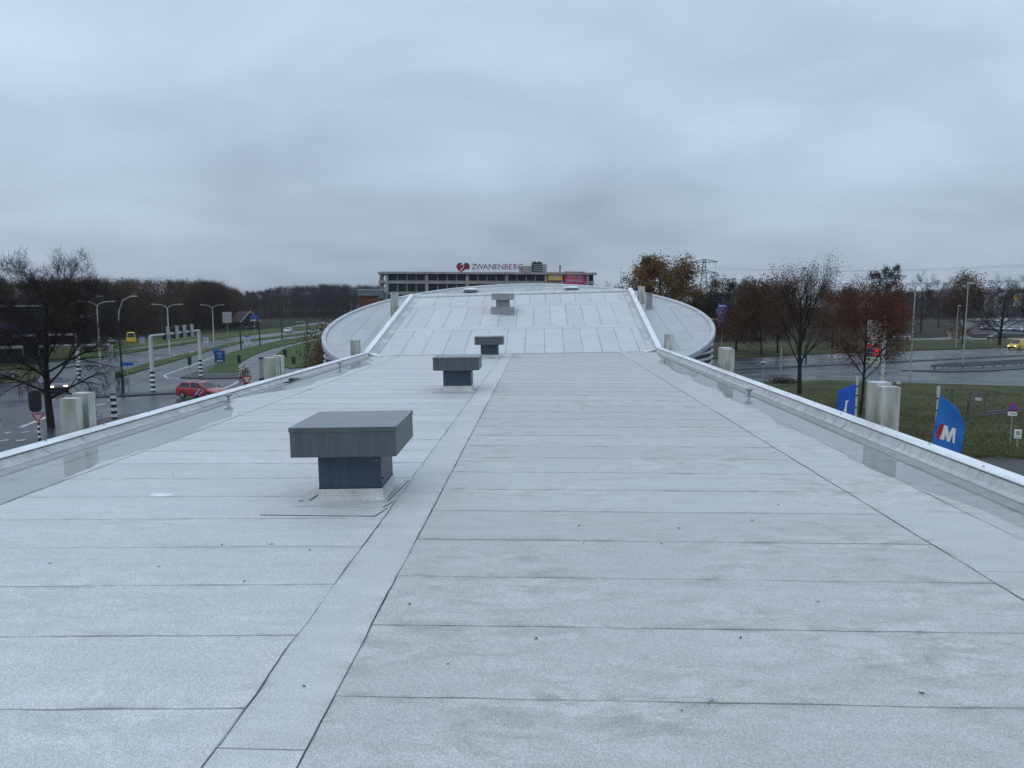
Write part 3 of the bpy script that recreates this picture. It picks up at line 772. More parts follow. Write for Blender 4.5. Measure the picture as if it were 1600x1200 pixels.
# drum wall: dark backing ring and pale horizontal cladding bands
dw = MB(); vs = []
for k in range(nseg):
    a = 2 * math.pi * k / nseg; x_, y_ = DC.x + (DR - .12) * math.cos(a), DC.y + (DR - .12) * math.sin(a)
    vs += [(x_, y_, 0), (x_, y_, dplane(x_, y_) - .05)]
dw.add(vs, [(2 * k, 2 * ((k + 1) % nseg), 2 * ((k + 1) % nseg) + 1, 2 * k + 1) for k in range(nseg)])
drum = dw.build('drum_wall', M['clad_d'], B, world=True)
z = 0.35
while z < 8.0:
    m = MB(); vs = []; ok = []
    for k in range(nseg):
        a = 2 * math.pi * k / nseg; x_, y_ = DC.x + math.cos(a), DC.y + math.sin(a)
        top = dplane(DC.x + DR * math.cos(a), DC.y + DR * math.sin(a)) - .12
        za, zb = min(z, top), min(z + .17, top); ok.append(zb - za > .01)
        for r_, zz in ((DR - .11, za), (DR - .02, za + (zb - za) * .2), (DR - .0, za + (zb - za) * .5), (DR - .02, za + (zb - za) * .8), (DR - .11, zb)):
            vs.append((DC.x + r_ * math.cos(a), DC.y + r_ * math.sin(a), zz))
    fs = [(k * 5 + i, ((k + 1) % nseg) * 5 + i, ((k + 1) % nseg) * 5 + i + 1, k * 5 + i + 1) for k in range(nseg) if ok[k] or ok[(k + 1) % nseg] for i in range(4)]
    if not fs: break
    m.add(vs, fs); m.build('cladding_band', M['clad_w'], drum, smooth=True, world=True)
    z += .30

# standing rainwater along both edges
def puddle(name, xa, xb, pts):
    """pts: (y, inner x); outer side follows the upstand"""
    m = MB(); inner = [(x, y, ZR + .0135) for y, x in pts]; outer = [(xb, y, ZR + .0135) for y, x in pts][::-1]
    p = inner + outer; A = sum(p[i][0] * p[(i + 1) % len(p)][1] - p[(i + 1) % len(p)][0] * p[i][1] for i in range(len(p)))
    m.poly(p if A > 0 else p[::-1]); return structure(m.build(name, M['water']))
def wavy(y0, y1, xm, amp, n, xb):
    out = []
    for i in range(n + 1):
        y = y0 + (y1 - y0) * i / n; e = min(1, 5 * i / n, 5 * (n - i) / n)
        out.append((y, xb + (xm - xb) * e + amp * math.sin(y * 1.7) * e + amp * .5 * R.uniform(-1, 1) * e))
    return out
puddle('puddle', 0, XR - .05, wavy(3.2, 34.0, 4.60, .10, 90, XR - .06))
puddle('puddle', 0, XL + .05, wavy(5.0, 16.8, -6.12, .09, 40, XL + .06))
puddle('puddle', 0, XL + .05, wavy(17.2, 31.0, -6.35, .10, 44, XL + .06))

# ================================================================== roof ventilators
def make_vent(label, loc, grey=False):
    t = thing('roof_ventilator', label, 'ventilator', loc)
    body, hood, top = (M['vent_grey'],) * 3 if grey else (M['vent_body'], M['hood'], M['hood_top'])
    m = MB(); m.bbox((0, 0, .30), (.72, .72, .56), .006); shaft = m.build('shaft', body, t)
    m = MB()                                                     # bitumen collar, splayed at the foot
    vs = []
    for h, r_ in ((.0, .40), (.03, .378), (.055, .372), (.135, .366)):
        vs += [(-r_, -r_, h), (r_, -r_, h), (r_, r_, h), (-r_, r_, h)]
    m.add(vs, [(4 * i + k, 4 * i + (k + 1) % 4, 4 * i + 4 + (k + 1) % 4, 4 * i + 4 + k) for i in range(3) for k in range(4)] + [(12, 13, 14, 15)])
    m.build('collar', M['flash'], t)
    m = MB(); m.box((0, 0, .140), (.728, .728, .012)); m.build('collar_edge', M['black'], t)
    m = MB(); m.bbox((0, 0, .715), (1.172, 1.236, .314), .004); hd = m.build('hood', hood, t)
    m = MB()
    for (c_, d_) in (((0, -.620, .866), (1.186, .014, .05)), ((0, .620, .866), (1.186, .014, .05)), ((-.589, 0, .866), (.012, 1.22, .05)), ((.589, 0, .866), (.012, 1.22, .05))):
        m.box(c_, d_)
    m.build('hood_edge', hood, t)
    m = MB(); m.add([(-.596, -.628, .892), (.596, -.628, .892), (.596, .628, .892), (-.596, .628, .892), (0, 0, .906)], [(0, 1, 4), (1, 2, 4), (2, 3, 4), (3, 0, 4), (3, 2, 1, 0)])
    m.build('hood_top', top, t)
    if not grey:
        for x, z in ((-.17, .52), (-.05, .545), (-.21, .535), (.31, .46)):
            m = MB(); m.lathe([(.012, 0), (.009, .012), (.002, .015)], 6); o = m.build('screw', M['dirty_white'], t, loc=(x, -.36, z)); o.rotation_euler = (math.pi / 2, 0, 0)
        for y, z in ((-.3, .5), (-.12, .5), (.2, .52), (-.3, .24), (.3, .5)):
            m = MB(); m.lathe([(.012, 0), (.009, .012), (.002, .015)], 6); o = m.build('screw', M['black'], t, loc=(.36, y, z)); o.rotation_euler = (0, math.pi / 2, 0)
    return t
make_vent('large slate-grey roof ventilator with streaked hood and wet glossy top', (-2.161, 8.538, ZR + .011)).rotation_euler = (0, -.018, .02)
make_vent('slate-grey roof ventilator midway along the flat roof beside the centre strip', (-2.121, 19.196, ZR + .011)).rotation_euler = (0, -.012, .02)
make_vent('small-looking dark blue roof ventilator at the foot of the sloping roof', (-2.083, 30.959, ZR + .011)).rotation_euler = (0, -.01, 0)
p4 = slope_pt(-2.0, 0); 
s4 = (40.5 - fold(-2.0)) / (TL.lerp(TR, (-2 - XL) / (XR - XL)).y - fold(-2.0))
p4 = slope_pt(-2.0, s4)
v4 = make_vent('plain grey roof ventilator standing on a kerb on the sloping roof', (p4.x, p4.y, p4.z + .12), True)
m = MB()
zz = .25 * .6
m.add([(-.62, -.6, -zz - .13), (.62, -.6, -zz - .13), (.62, .6, zz - .13), (-.62, .6, zz - .13), (-.62, -.6, .16), (.62, -.6, .16), (.62, .6, .16), (-.62, .6, .16)],
      [(3, 2, 1, 0), (4, 5, 6, 7), (0, 1, 5, 4), (1, 2, 6, 5), (2, 3, 7, 6), (3, 0, 4, 7)])
m.build('kerb_upstand', M['vent_grey'], v4)
# apron sheets under the first two ventilators
for X_, Y_, parts in ((-2.161, 8.538, ((-.58, .50, -.64, -.40), (-.58, -.40, -.40, .5), (.40, .50, -.40, .62), (-.80, .49, -.98, -.655))), (-2.121, 19.196, ((-.6, .56, -.62, -.40),))):
    for a, b, c_, d_ in parts:
        for e_, z_, mt in ((.006, .0125, 'bitumen'), (0.0, .0150, 'mem_l')):
            slab([Vector((X_ + a - e_, Y_ + c_ - e_, ZR + z_)), Vector((X_ + b - .07 + e_, Y_ + c_ - e_, ZR + z_))],
                 [Vector((X_ + a + .06 - e_, Y_ + d_ + e_, ZR + z_)), Vector((X_ + b + e_, Y_ + d_ + e_, ZR + z_))], .006, 'apron_sheet' if mt == 'mem_l' else 'apron_bed', M[mt], roof)
# low domed ventilators on the far rim of the drum
for px, lab in ((735, 'white domed roof vent on the drum rim below the rooftop letters'), (893, 'white domed roof vent on the drum rim below the magenta banner')):
    d = ray(px, 452); x_ = DC.x; 
    yv = 48.9; P = atY(px, 452, yv); zv = dplane(P.x, yv) + .008
    t = thing('domed_vent', lab, 'roof vent', (P.x, yv, zv))
    m = MB(); m.lathe([(.42, 0), (.42, .12), (.40, .15)], 14); m.build('curb', M['vent_grey'], t)
    m = MB(); m.lathe([(.52, .13), (.54, .15), (.46, .20), (.28, .25), (.05, .27)], 16); m.build('dome', M['cap'], t, smooth=True)
P = G(1010, 485, ZR + .2); 
t = thing('roof_duct', 'small grey duct box on the drum roof beside the slope parapet', 'duct', (6.35, 43.2, dplane(6.35, 43.2)))
m = MB(); m.bbox((0, 0, .42), (.34, .34, .9), .01); m.build('shaft', M['vent_grey'], t)
m = MB(); m.bbox((0, 0, .90), (.42, .42, .06), .01); m.build('lid', M['vent_grey'], t)
# T-shaped roof anchors at the gutters
def anchor(px, py, lab):
    P = G(px, py, ZR); t = thing('roof_drain_vent', lab, 'drain vent', (P.x, P.y, ZR + .012))
    m = MB(); m.lathe([(.10, 0), (.10, .01), (.03, .02), (.03, .16)], 10); m.build('pipe', M['galv'], t)
    m = MB(); m.lathe([(.05, .13), (.11, .16), (.11, .175), (.03, .21)], 12); m.build('cap', M['vent_grey'], t, smooth=True)
anchor(1170, 620, 'small capped drain vent in the wet gutter near the wide pair of fins')
anchor(357, 629, 'small capped drain vent in the wet gutter beside the road junction')
anchor(531, 575, 'small capped drain vent near the fins at the foot of the slope')
# loosened flaps of felt at the left upstand
for px, py, w_, lab in ((143, 688, .75, 'dark loose felt flap peeling from the parapet beside the twin fins'), (455, 596, .6, 'dark loose felt flap by the parapet near the cycle crossing')):
    P = G(px, py, ZR); m = MB(); P.x = min(P.x, XL + .42)
    m.add([(-.10, -w_, .02), (.05, -w_ * .9, .03), (.10, w_, .02), (-.02, w_, .05), (-.02, 0, .10), (-.13, 0, .03), (.10, 0, .015)],
          [(0, 1, 6, 5), (5, 6, 4), (6, 2, 3, 4), (4, 3, 5)])
    o = m.build('felt_flap', M['bitumen'], None, loc=(P.x, P.y, ZR)); tag(o, lab, 'felt')
# fallen leaves and twigs
leafm = []
for k in range(3):
    m = MB(); r_ = random.Random(k); L = .035
    m.add([(-L, 0, .004), (-L * .3, L * .45, .012), (L * .5, L * .35, .006), (L, 0, .016), (L * .4, -L * .4, .004), (-L * .4, -L * .4, .014), (0, 0, .002)], [(0, 1, 6), (1, 2, 6), (2, 3, 6), (3, 4, 6), (4, 5, 6), (5, 0, 6)])
    me = bpy.data.meshes.new('leaf'); me.from_pydata(m.v, [], m.f); me.materials.append(M['leaf_brown' if k else 'bark']); leafm.append(me)
spots = [(905, 823), (1060, 867 - 40), (880, 857 - 20), (1157, 999), (1216, 790), (1224, 790), (1278, 942), (1175, 815), (377, 1046), (248, 947 - 60), (78, 882), (160, 796), (484, 861), (382, 910), (345, 773), (347, 853), (424, 852), (20, 1142),
         (838, 1000), (912, 850), (490, 1035), (475, 1075), (1065, 1113), (1110, 1100), (1033, 851), (640, 946), (1295, 1003), (1440, 1086), (700, 1040), (1345, 870), (910, 640), (960, 604), (1075, 591), (1210, 708), (270, 742), (1000, 580), (890, 576)]
for i, (x, y) in enumerate(spots[:36:3] + spots[1:36:3]):
    P = G(x, y, ZR); o = link('fallen_leaf', leafm[i % 3], None, None, loc=(P.x, P.y, ZR + .010)); o.rotation_euler = (R.uniform(-.1, .1), R.uniform(-.1, .1), R.uniform(0, 6.28)); k_ = R.uniform(.25, .45) * (1 + P.y * .06); o.scale = (k_,) * 3
    tag(o, 'small dark fallen leaf lying on the pale felt roof', 'leaf', 'leaves and twigs on the roof')
for x, y in ((1112, 1099),):
    P = G(x, y, ZR); m = MB(); m.sweep([(-.09, 0, .006), (-.03, .02, .01), (.04, .01, .008), (.08, .04, .012)], [.003, .003, .002, .0015], 4); m.sweep([(.0, .012, .01), (.03, -.03, .008)], [.003, .002], 4)
    o = m.build('fallen_twig', M['bark'], None, loc=(P.x, P.y, ZR + .008)); o.rotation_euler = (0, 0, R.uniform(0, 3)); o.scale = (.5, .5, .5)
    tag(o, 'thin bent twig lying on the pale felt roof', 'twig', 'leaves and twigs on the roof')
# weights of old sealant, a pale smear
P = G(252, 774, ZR); m = MB(); m.lathe([(.13, 0), (.12, .006), (.05, .010)], 12); o = m.build('sealant_patch', M['cap'], None, loc=(P.x, P.y, ZR + .008)); o.scale = (1.1, .5, 1); tag(o, 'pale oval sealant patch on the felt beside the large ventilator', 'patch')

# ================================================================== trees
DROOP = [-1.0]
def grow(mb, p, d, length, r, level, maxl, rng, prm, tips, wig=0.12):
    """recursive limbs; prm[level] = (children, spread, length ratio, upward pull)"""
    seg = 4 if level == 0 else 3
    pts = [Vector(p)]; dirs = []; dd_ = Vector(d).normalized()
    pull = prm[level][3] - (.9 if level >= 2 and Vector(p).z < DROOP[0] else 0)
    for i in range(seg):
        dd_ = (dd_ + Vector((rng.uniform(-wig, wig), rng.uniform(-wig, wig), rng.uniform(-wig, wig) + pull / seg))).normalized()
        pts.append(pts[-1] + dd_ * (length / seg)); dirs.append(dd_.copy())
    rr = [r * (1 - 0.62 * i / seg) for i in range(seg + 1)]
    mb.sweep(pts, rr, (8, 5, 4, 3, 3, 3)[level], cap=False)
    if level >= maxl:
        tips.append((pts[-1], dirs[-1])); tips.append((pts[1], dirs[0])); return
    n, spread, ratio = prm[level][:3]
    for k in range(n):
        t = (0.30 + 0.70 * (k + rng.random()) / n) if level else (prm[0][4] + (1 - prm[0][4]) * (k + rng.random() * .8) / n)
        i = min(seg - 1, int(t * seg)); f = t * seg - i
        q = pts[i].lerp(pts[i + 1], f); base = dirs[i]
        az = rng.uniform(0, 2 * math.pi) if level else (k * 2.4 + rng.uniform(-.4, .4))
        a = base.cross(Vector((0, 0, 1)) if abs(base.z) < .95 else Vector((1, 0, 0))).normalized(); b = base.cross(a)
        sp = spread * rng.uniform(.7, 1.25)
        nd = base * math.cos(sp) + (a * math.cos(az) + b * math.sin(az)) * math.sin(sp)
        ln = length * ratio * rng.uniform(.75, 1.2) * (1.0 - 0.45 * max(0, t - .4) if level else 1.15 - 0.6 * t)
        grow(mb, q, nd, ln, rr[i] * rng.uniform(.42, .58) if level else rr[i] * rng.uniform(.38, .55), level + 1, maxl, rng, prm, tips, wig * 1.15)
def leaf_cloud(pts, size, rng, flat=0.0):
    """one quad per point, random attitude"""
    n = len(pts); P = np.array(pts, dtype=np.float64)
    a = rng.normal(size=(n, 3)); a /= np.linalg.norm(a, axis=1)[:, None]
    b = np.cross(a, rng.normal(size=(n, 3))); b /= np.linalg.norm(b, axis=1)[:, None]
    s = size * rng.uniform(.6, 1.3, size=(n, 1))
    V = np.stack([P - a * s, P - b * s * .55, P + a * s, P + b * s * .55], 1).reshape(-1, 3)
    return V, np.arange(4 * n).reshape(n, 4)
def np_mesh(name, V, Fq):
    me = bpy.data.meshes.new(name); k = Fq.shape[1]
    me.vertices.add(len(V)); me.vertices.foreach_set('co', V.astype(np.float32).ravel())
    me.loops.add(Fq.size); me.loops.foreach_set('vertex_index', Fq.astype(np.int32).ravel())
    me.polygons.add(len(Fq)); me.polygons.foreach_set('loop_start', np.arange(0, Fq.size, k, dtype=np.int32))
    me.update(calc_edges=True)
    return me
def tree(name, label, base, H, rad, prm, maxl, seed, bark, leaf=None, nleaf=0, lsize=.06, lspread=.25, trunk=.35, group=None, lfilter=None, cat='tree', wig=.12, lean=(0, 0)):
    rng = random.Random(seed); npr = np.random.RandomState(seed)
    mb = MB(); tips = []
    grow(mb, (0, 0, 0), (lean[0], lean[1], 1), H, trunk, 0, maxl, rng, prm, tips, wig * .4)
    zmax = max(v[2] for v in mb.v); rmax = sorted(math.hypot(v[0], v[1]) for v in mb.v)[int(len(mb.v) * .985)]
    kz = H / zmax; kr = rad / rmax
    mb.v = [(x * kr, y * kr, z * kz) for x, y, z in mb.v]
    t = thing(name, label, cat, (base[0], base[1], 0), rng.uniform(0, 6.28) if seed % 2 else 0, group)
    # thick limbs become the trunk part, thin ones the crown part
    mb.build('trunk', bark, t, smooth=True)
    T = [(p.x * kr, p.y * kr, p.z * kz) for p, d in tips]
    if lfilter: T = [p for p in T if lfilter(p, rng)]
    if leaf is not None and nleaf and T:
        idx = npr.randint(0, len(T), nleaf); P = np.array(T)[idx] + npr.normal(size=(nleaf, 3)) * lspread
        P[:, 2] = np.maximum(P[:, 2], .3)
        V, Fq = leaf_cloud(P, lsize, npr)
        link('crown', np_mesh('crown', V, Fq), leaf, t)
    elif T:                                                        # bare crown: fine twigs at every tip
        V = []; Fq = []
        for p in T:
            for _ in range(max(2, nleaf)):
                d = Vector((rng.gauss(0, .6), rng.gauss(0, .6), rng.gauss(.35, .5))).normalized(); s = Vector((rng.gauss(0, 1), rng.gauss(0, 1), rng.gauss(0, .4))).normalized() * lsize
                q = Vector(p); L = rng.uniform(.5, 1.2) * lspread; i = len(V)
                V += [q - s, q + s, q + d * L]; Fq.append((i, i + 1, i + 2))
        link('crown', np_mesh('crown', np.array([tuple(v) for v in V]), np.array(Fq)), M['twig'], t)
    return t
# large bare tree by the junction
Pt = G(80, 668)
DROOP[0] = 6.0
tree('bare_tree', 'large bare tree with drooping lower twigs at the road junction', (Pt.x, Pt.y), ztop(Pt, 80, 388), 5.4,
     [(19, .95, .56, .06, .22), (8, .62, .58, .10), (5, .62, .60, .02), (4, .65, .60, -.06), (3, .6, .6, -.05)], 4, 14, M['bark'], None, 3, .012, .8, .34, wig=.22)
DROOP[0] = -1.0
# right-hand street trees
Pt = G(1249, 617)
tree('bare_tree', 'tall tree with upswept bare top and a few brown leaves on the showroom lawn', (Pt.x, Pt.y), ztop(Pt, 1258, 394), 3.9,
     [(19, .72, .62, .12, .24), (7, .5, .55, .25), (5, .5, .58, .2), (4, .55, .6, .1), (3, .5, .6, .1)], 4, 21, M['bark'], M['leaf_brown'], 9000, .06, .28, .36, wig=.16,
     lfilter=lambda p, r: r.random() < (.95 if p[2] < 7.5 else .35))
Pt = G(1344, 650)
tree('beech_tree', 'rust-leaved beech with a thin dark trunk in front of the price sign', (Pt.x, Pt.y), ztop(Pt, 1350, 441), 3.7,
     [(18, .95, .52, .06, .34), (6, .6, .55, .1), (5, .6, .58, .05), (4, .6, .6, 0)], 3, 23, M['bark'], M['leaf_rust'], 30000, .048, .36, .17, wig=.15)
for (bx, by, ty, rad, lab, sd_, nl, lf) in (
        (1190, 556, 441, 5.6, 'broad rust-brown tree mass behind the divider, beside the dark brick block', 31, 12000, 'leaf_brown'),
        (1215, 552, 446, 5.2, 'rust-brown tree growing close behind the bare-topped lawn tree', 32, 10000, 'leaf_rust'),
        (1150, 549, 478, 5.0, 'low russet bush spreading at the foot of the blue direction sign', 33, 5000, 'leaf_rust'),
        (1300, 545, 446, 6.6, 'dark brown leafy tree on the far verge behind the rust beech', 34, 9000, 'leaf_brown'),
        (1385, 541, 447, 6.2, 'rust-brown leafy tree on the far verge beside the tall grey lamp', 36, 10000, 'leaf_rust'),
        (1503, 539, 431, 5.2, 'upright brown-leaved tree beside the grey lamp near the car park', 35, 8000, 'leaf_brown')):
    Pt = G(bx, by)
    tree('leafy_tree', lab, (Pt.x, Pt.y), ztop(Pt, bx, ty), rad, [(13, .95, .55, .05, .18), (6, .65, .56, .08), (5, .65, .58, 0), (4, .6, .6, 0)], 2, sd_, M['bark'], M[lf], int(nl * 1.7), .13, .7, .2, 'brown-leaved trees along the far verge', wig=.16)
Pt = atD(1028, 520, 150)
tree('oak_tree', 'big round oak with golden-brown leaves behind the drum roof', (Pt.x, Pt.y), ztop(Pt, 1028, 402), 8.2,
     [(17, 1.1, .58, .02, .2), (6, .7, .56, .05), (5, .7, .58, 0), (4, .6, .6, 0)], 2, 41, M['bark'], M['leaf_oak'], 30000, .18, .68, .5, wig=.2)
for bx, ty, D, rad, lab, sd_ in ((947, 436, 260, 7, 'pale bare tree between the office block and the oak', 51), (1096, 456, 170, 3.2, 'slim dark tree standing in front of the pylon', 52), (1126, 431, 190, 4.2, 'loose dark pine-like tree just right of the pylon', 53),
                                 (1148, 436, 200, 4.5, 'smaller dark tree next to the loose pine-like tree by the pylon', 54)):
    Pt = atD(bx, 520, D)
    tree('distant_tree', lab, (Pt.x, Pt.y), ztop(Pt, bx, ty), rad, [(13, .9, .5, .05, .3), (6, .65, .56, .08), (5, .65, .58, 0), (4, .6, .6, 0)], 2, sd_, M['bark'], M['leaf_pine'] if sd_ > 51 else None, 5000 if sd_ > 51 else 3, .17 if sd_ > 51 else .03, .5 if sd_ > 51 else 1.4, .25, wig=.18)
for bx, ty, D, sd_, lab in ((1370, 416, 210, 61, 'dark conifer with a tapering crown behind the beech, shorter of the pair'), (1388, 415, 215, 62, 'dark conifer with tiered crown behind the beech, taller of the pair')):
    Pt = atD(bx, 520, D)
    tree('conifer_tree', lab, (Pt.x, Pt.y), ztop(Pt, bx, ty), 3.4, [(26, 1.25, .30, .0, .25), (6, .6, .5, .0), (5, .65, .58, 0), (4, .6, .6, 0)], 2, sd_, M['bark'], M['leaf_pine'], 3600, .2, .35, .25, wig=.1)
for bx, ty, D, rad, sd_, lab in ((1438, 424, 240, 7.5, 71, 'bare spreading tree behind the tall grey lamp'), (1466, 436, 300, 7, 72, 'bare tree between the two tall grey lamps'), (1563, 428, 175, 7.5, 73, 'bare dark tree rising over the car park'), (1600, 428, 260, 9, 74, 'bare tree behind the car park beside the pole sign')):
    Pt = atD(bx, 520, D)
    tree('bare_tree', lab, (Pt.x, Pt.y), ztop(Pt, bx, ty), rad, [(14, .85, .55, .05, .2), (6, .6, .56, .1), (5, .6, .58, .05), (4, .6, .6, 0)], 3, sd_, M['bark'], None, 3, .03, 1.1, .3, wig=.18)

# woods that read as one mass
def sliver_tree(seed, n=700, dense=1.0):
    """unit-height winter tree: trunk and limb strokes as thin triangles"""
    r = np.random.RandomState(seed); V = []
    nl = 26; limbs = []
    for k in range(nl):
        z0 = .12 + .68 * r.rand(); az = r.rand() * 6.283; L = (.30 * (1.08 - z0) + .05) * r.uniform(.7, 1.2); el = r.uniform(.35, 1.0)
        a = np.array([0, 0, z0]); b = a + L * np.array([math.cos(az) * math.cos(el), math.sin(az) * math.cos(el), math.sin(el)])
        b[2] = min(b[2], 1.0); limbs.append((a, b))
    w = .010; V += [[-w, 0, 0], [w, 0, 0], [0, 0, .95]], [[0, -w, 0], [0, w, 0], [0, 0, .95]]
    for a, b in limbs:
        s = r.normal(size=3) * .0028; V.append([a - s, a + s, b])
    for _ in range(n):
        a, b = limbs[r.randint(nl)]; t = r.uniform(.3, 1.05); p = a + (b - a) * t + r.normal(size=3) * .025
        d = (b - a) / np.linalg.norm(b - a) * .5 + r.normal(size=3) * .55 + np.array([0, 0, .35]); d *= r.uniform(.02, .055) / np.linalg.norm(d)
        s = r.normal(size=3); s *= .0036 * dense / np.linalg.norm(s)
        V.append([p - s, p + s, p + d])
    return np.array(V, dtype=np.float64)
SLIV = [sliver_tree(s) for s in range(5)]
def wood(name, label, cat, mat, spots, seed, under=0.0):
    r = np.random.RandomState(seed); out = []
    for (x, y, h, wd) in spots:
        T = SLIV[r.randint(5)]; a = r.rand() * 6.283; c_, s_ = math.cos(a), math.sin(a)
        A = T.reshape(-1, 3).copy(); X_ = (A[:, 0] * c_ - A[:, 1] * s_) * h * wd + x; Y_ = (A[:, 0] * s_ + A[:, 1] * c_) * h * wd + y
        out.append(np.stack([X_, Y_, A[:, 2] * h], 1))
        if under:
            n = int(60 * under); q = np.stack([x + r.normal(size=n) * 2.2, y + r.normal(size=n) * 2.2, r.rand(n) ** 1.4 * 3.2], 1)
            d = r.normal(size=(n, 3)) * .35; s2 = r.normal(size=(n, 3)) * .09
            out.append(np.stack([q - s2, q + s2, q + d + np.array([0, 0, .4])], 1).reshape(-1, 3))
    V = np.concatenate(out); o = link(name, np_mesh(name, V, np.arange(len(V)).reshape(-1, 3)), mat)
    o['label'] = label; o['category'] = cat; return stuff(o)
def row_spots(pts, depth, n, rng, hj=.12, rows=5):
    """pts: (px, base py, top py) along the wood's front edge"""
    out = []
    for i in range(n):
        t = rng.random() * (len(pts) - 1); k = int(t); f = t - k
        px = pts[k][0] * (1 - f) + pts[k + 1][0] * f; by = pts[k][1] * (1 - f) + pts[k + 1][1] * f; ty = pts[k][2] * (1 - f) + pts[k + 1][2] * f
        P = G(px, by); D = math.hypot(P.x, P.y); h = ztop(P, px, ty) * rng.uniform(1 - hj, 1.03)
        D2 = D + depth * (rng.random() ** 1.2); h2 = 8.2 + (h - 8.2) * (D2 / D) * .97 if h > 9 else h
        u = atD(px, 500, D2); out.append((u.x, u.y, h2 if D2 > D + 2 else h, rng.uniform(.85, 1.25)))
    return out
rw = random.Random(5)
wood('winter_woodland', 'dense leafless brown wood behind the far carriageway', 'wood', M['wood'],
     row_spots([(-70, 548, 414), (60, 538, 421), (130, 533, 423), (220, 525, 425), (300, 518, 426), (345, 513, 431), (378, 508, 450)], 70, 380, rw), 3, 1.0)
wood('distant_woodland', 'lower faded wood beyond the sports field', 'wood', M['wood_far'],
     row_spots([(366, 500, 455), (400, 499, 447), (450, 497, 441), (500, 497, 437), (545, 497, 438), (600, 497, 440)], 120, 260, rw), 4, 1.0)
wood('distant_woodland', 'faded line of trees along the horizon behind the car park', 'wood', M['wood_far'],
     row_spots([(1395, 500, 452), (1440, 498, 446), (1500, 497, 443), (1560, 497, 444), (1640, 497, 440)], 120, 190, rw), 5, .8)
wood('distant_woodland', 'low far tree line on the horizon behind the office block and pylon', 'wood', M['wood_far'],
     row_spots([(560, 490, 452), (800, 490, 455), (960, 489, 450), (1130, 489, 452), (1260, 489, 449), (1400, 490, 449)], 150, 160, rw), 6, .4)
# brown hedge by the drum's left flank and low bushes
def bush(label, P, r_, h, n, seed, mat, lsize=.07):
    rr = np.random.RandomState(seed); t = thing('bush', label, 'bush', (P[0], P[1], 0))
    k = rr.normal(size=(n, 3)); k /= np.linalg.norm(k, axis=1)[:, None]; k *= (rr.rand(n, 1) ** .4)
    lob = 1 + .25 * np.sin(k[:, :1] * 7 + seed) * np.cos(k[:, 1:2] * 6)
    q = k * lob * np.array([r_, r_, h * .55]); q[:, 2] = np.maximum(.05, q[:, 2] + h * .45)
    V, Fq = leaf_cloud(q, lsize, rr); link('foliage', np_mesh('foliage', V, Fq), mat, t)
    m = MB()
    for i in range(9):
        a = i * .7; m.sweep([(0, 0, 0), (math.cos(a) * r_ * .3, math.sin(a) * r_ * .3, h * .4), (math.cos(a) * r_ * .6, math.sin(a) * r_ * .6, h * .8)], [.04, .025, .008], 4)
    m.build('stem', M['bark'], t)
for i, (bx, by, r_, h) in enumerate(((497, 588, 2.0, 3.0), (515, 583, 1.8, 3.4), (505, 560, 1.8, 3.2))):
    P = G(bx, by); bush(('low brown bush touching the striped drum wall', 'tall brown bush rising against the striped drum wall', 'brown bush on the lawn edge behind the drum bushes')[i], P, r_, h, 2600, i + 1, M['leaf_brown'])
P = atD(525, 520, 95); bush('round russet bush beside the red brick annexe', P, 4.5, 6.5, 3500, 8, M['leaf_brown'], .14)
P = G(1497, 529); bush('clipped brown hedge block beside the footpath', P, 3.2, 2.6, 1800, 9, M['leaf_oak'], .13)
P = G(1225, 600); bush('low dark bramble patch under the lawn tree', P, 1.8, .7, 1500, 10, M['shrub'], .06)

# rough grass tufts on the near lawn
rg = np.random.RandomState(9); n = 26000
xs = rg.uniform(1180, 1720, n); ys = 602 + (rg.rand(n) ** .8) * 118
pp = []
for x, y in zip(xs, ys):
    lim = 601 + max(0, (x - 1465) * .03)
    if y < lim + 2: continue
    P = G(x, y); 
    if P.x < 8.6: continue
    pp.append((P.x, P.y, .09))
pp = np.array(pp); nn = len(pp)
hgt = rg.uniform(.05, .16, (nn, 1)); dr = rg.normal(size=(nn, 3)) * .05; dr[:, 2:] = hgt; sd2 = rg.normal(size=(nn, 3)); sd2[:, 2] = 0; sd2 *= .03 / np.linalg.norm(sd2, axis=1)[:, None]
V = np.stack([pp - sd2, pp + sd2, pp + dr], 1).reshape(-1, 3)
o = link('grass_tufts', np_mesh('grass_tufts', V, np.arange(len(V)).reshape(-1, 3)), M['blade']); o['label'] = 'rough wet grass blades on the lawn below the showroom'; o['category'] = 'grass'; stuff(o)

# ================================================================== buildings
# office block with rooftop lettering
DO = 244.0
A_ = atD(602, 425, DO); B_ = atD(928, 425, DO + 6)
ax = Vector((B_.x - A_.x, B_.y - A_.y, 0)); LEN = ax.length; orz = math.atan2(ax.y, ax.x)
ZO = ztop((A_.x, A_.y), 602, 424.5)
O = thing('office_block', 'long grey concrete office block with dark window bands and rooftop lettering', 'building', (A_.x, A_.y, 0), orz)
pxm = LEN / (928 - 602)                        # metres along the facade per photo pixel
def ox(px): return (px - 602) * pxm
def oz(py): return 8.2 + (475 - py) / F * DO
m = MB(); m.box((LEN / 2, 8.3, (ZO - 1.0) / 2), (LEN - .4, 16, ZO - 1.0)); m.build('core', M['office_dark'], O)
m = MB(); m.box((LEN / 2, 7.6, ZO - .35), (LEN + 1.6, 17.6, .7)); roofo = m.build('roof_slab', M['office_con'], O)
for zt_, zb_ in ((440.2, 444.0), (457, 460.5)):
    m = MB(); m.box((LEN / 2, .25, (oz(zt_) + oz(zb_)) / 2), (LEN, 1.2, oz(zt_) - oz(zb_))); m.build('floor_band', M['office_con'], O)
for bx in (604, 665, 727.5, 789, 851, 917.5, 876.5):
    m = MB(); m.box((ox(bx), -.05, (ZO - .7) / 2), (.85 if bx != 876.5 else .5, 1.1, ZO - .72)); m.build('column', M['office_con'], O)
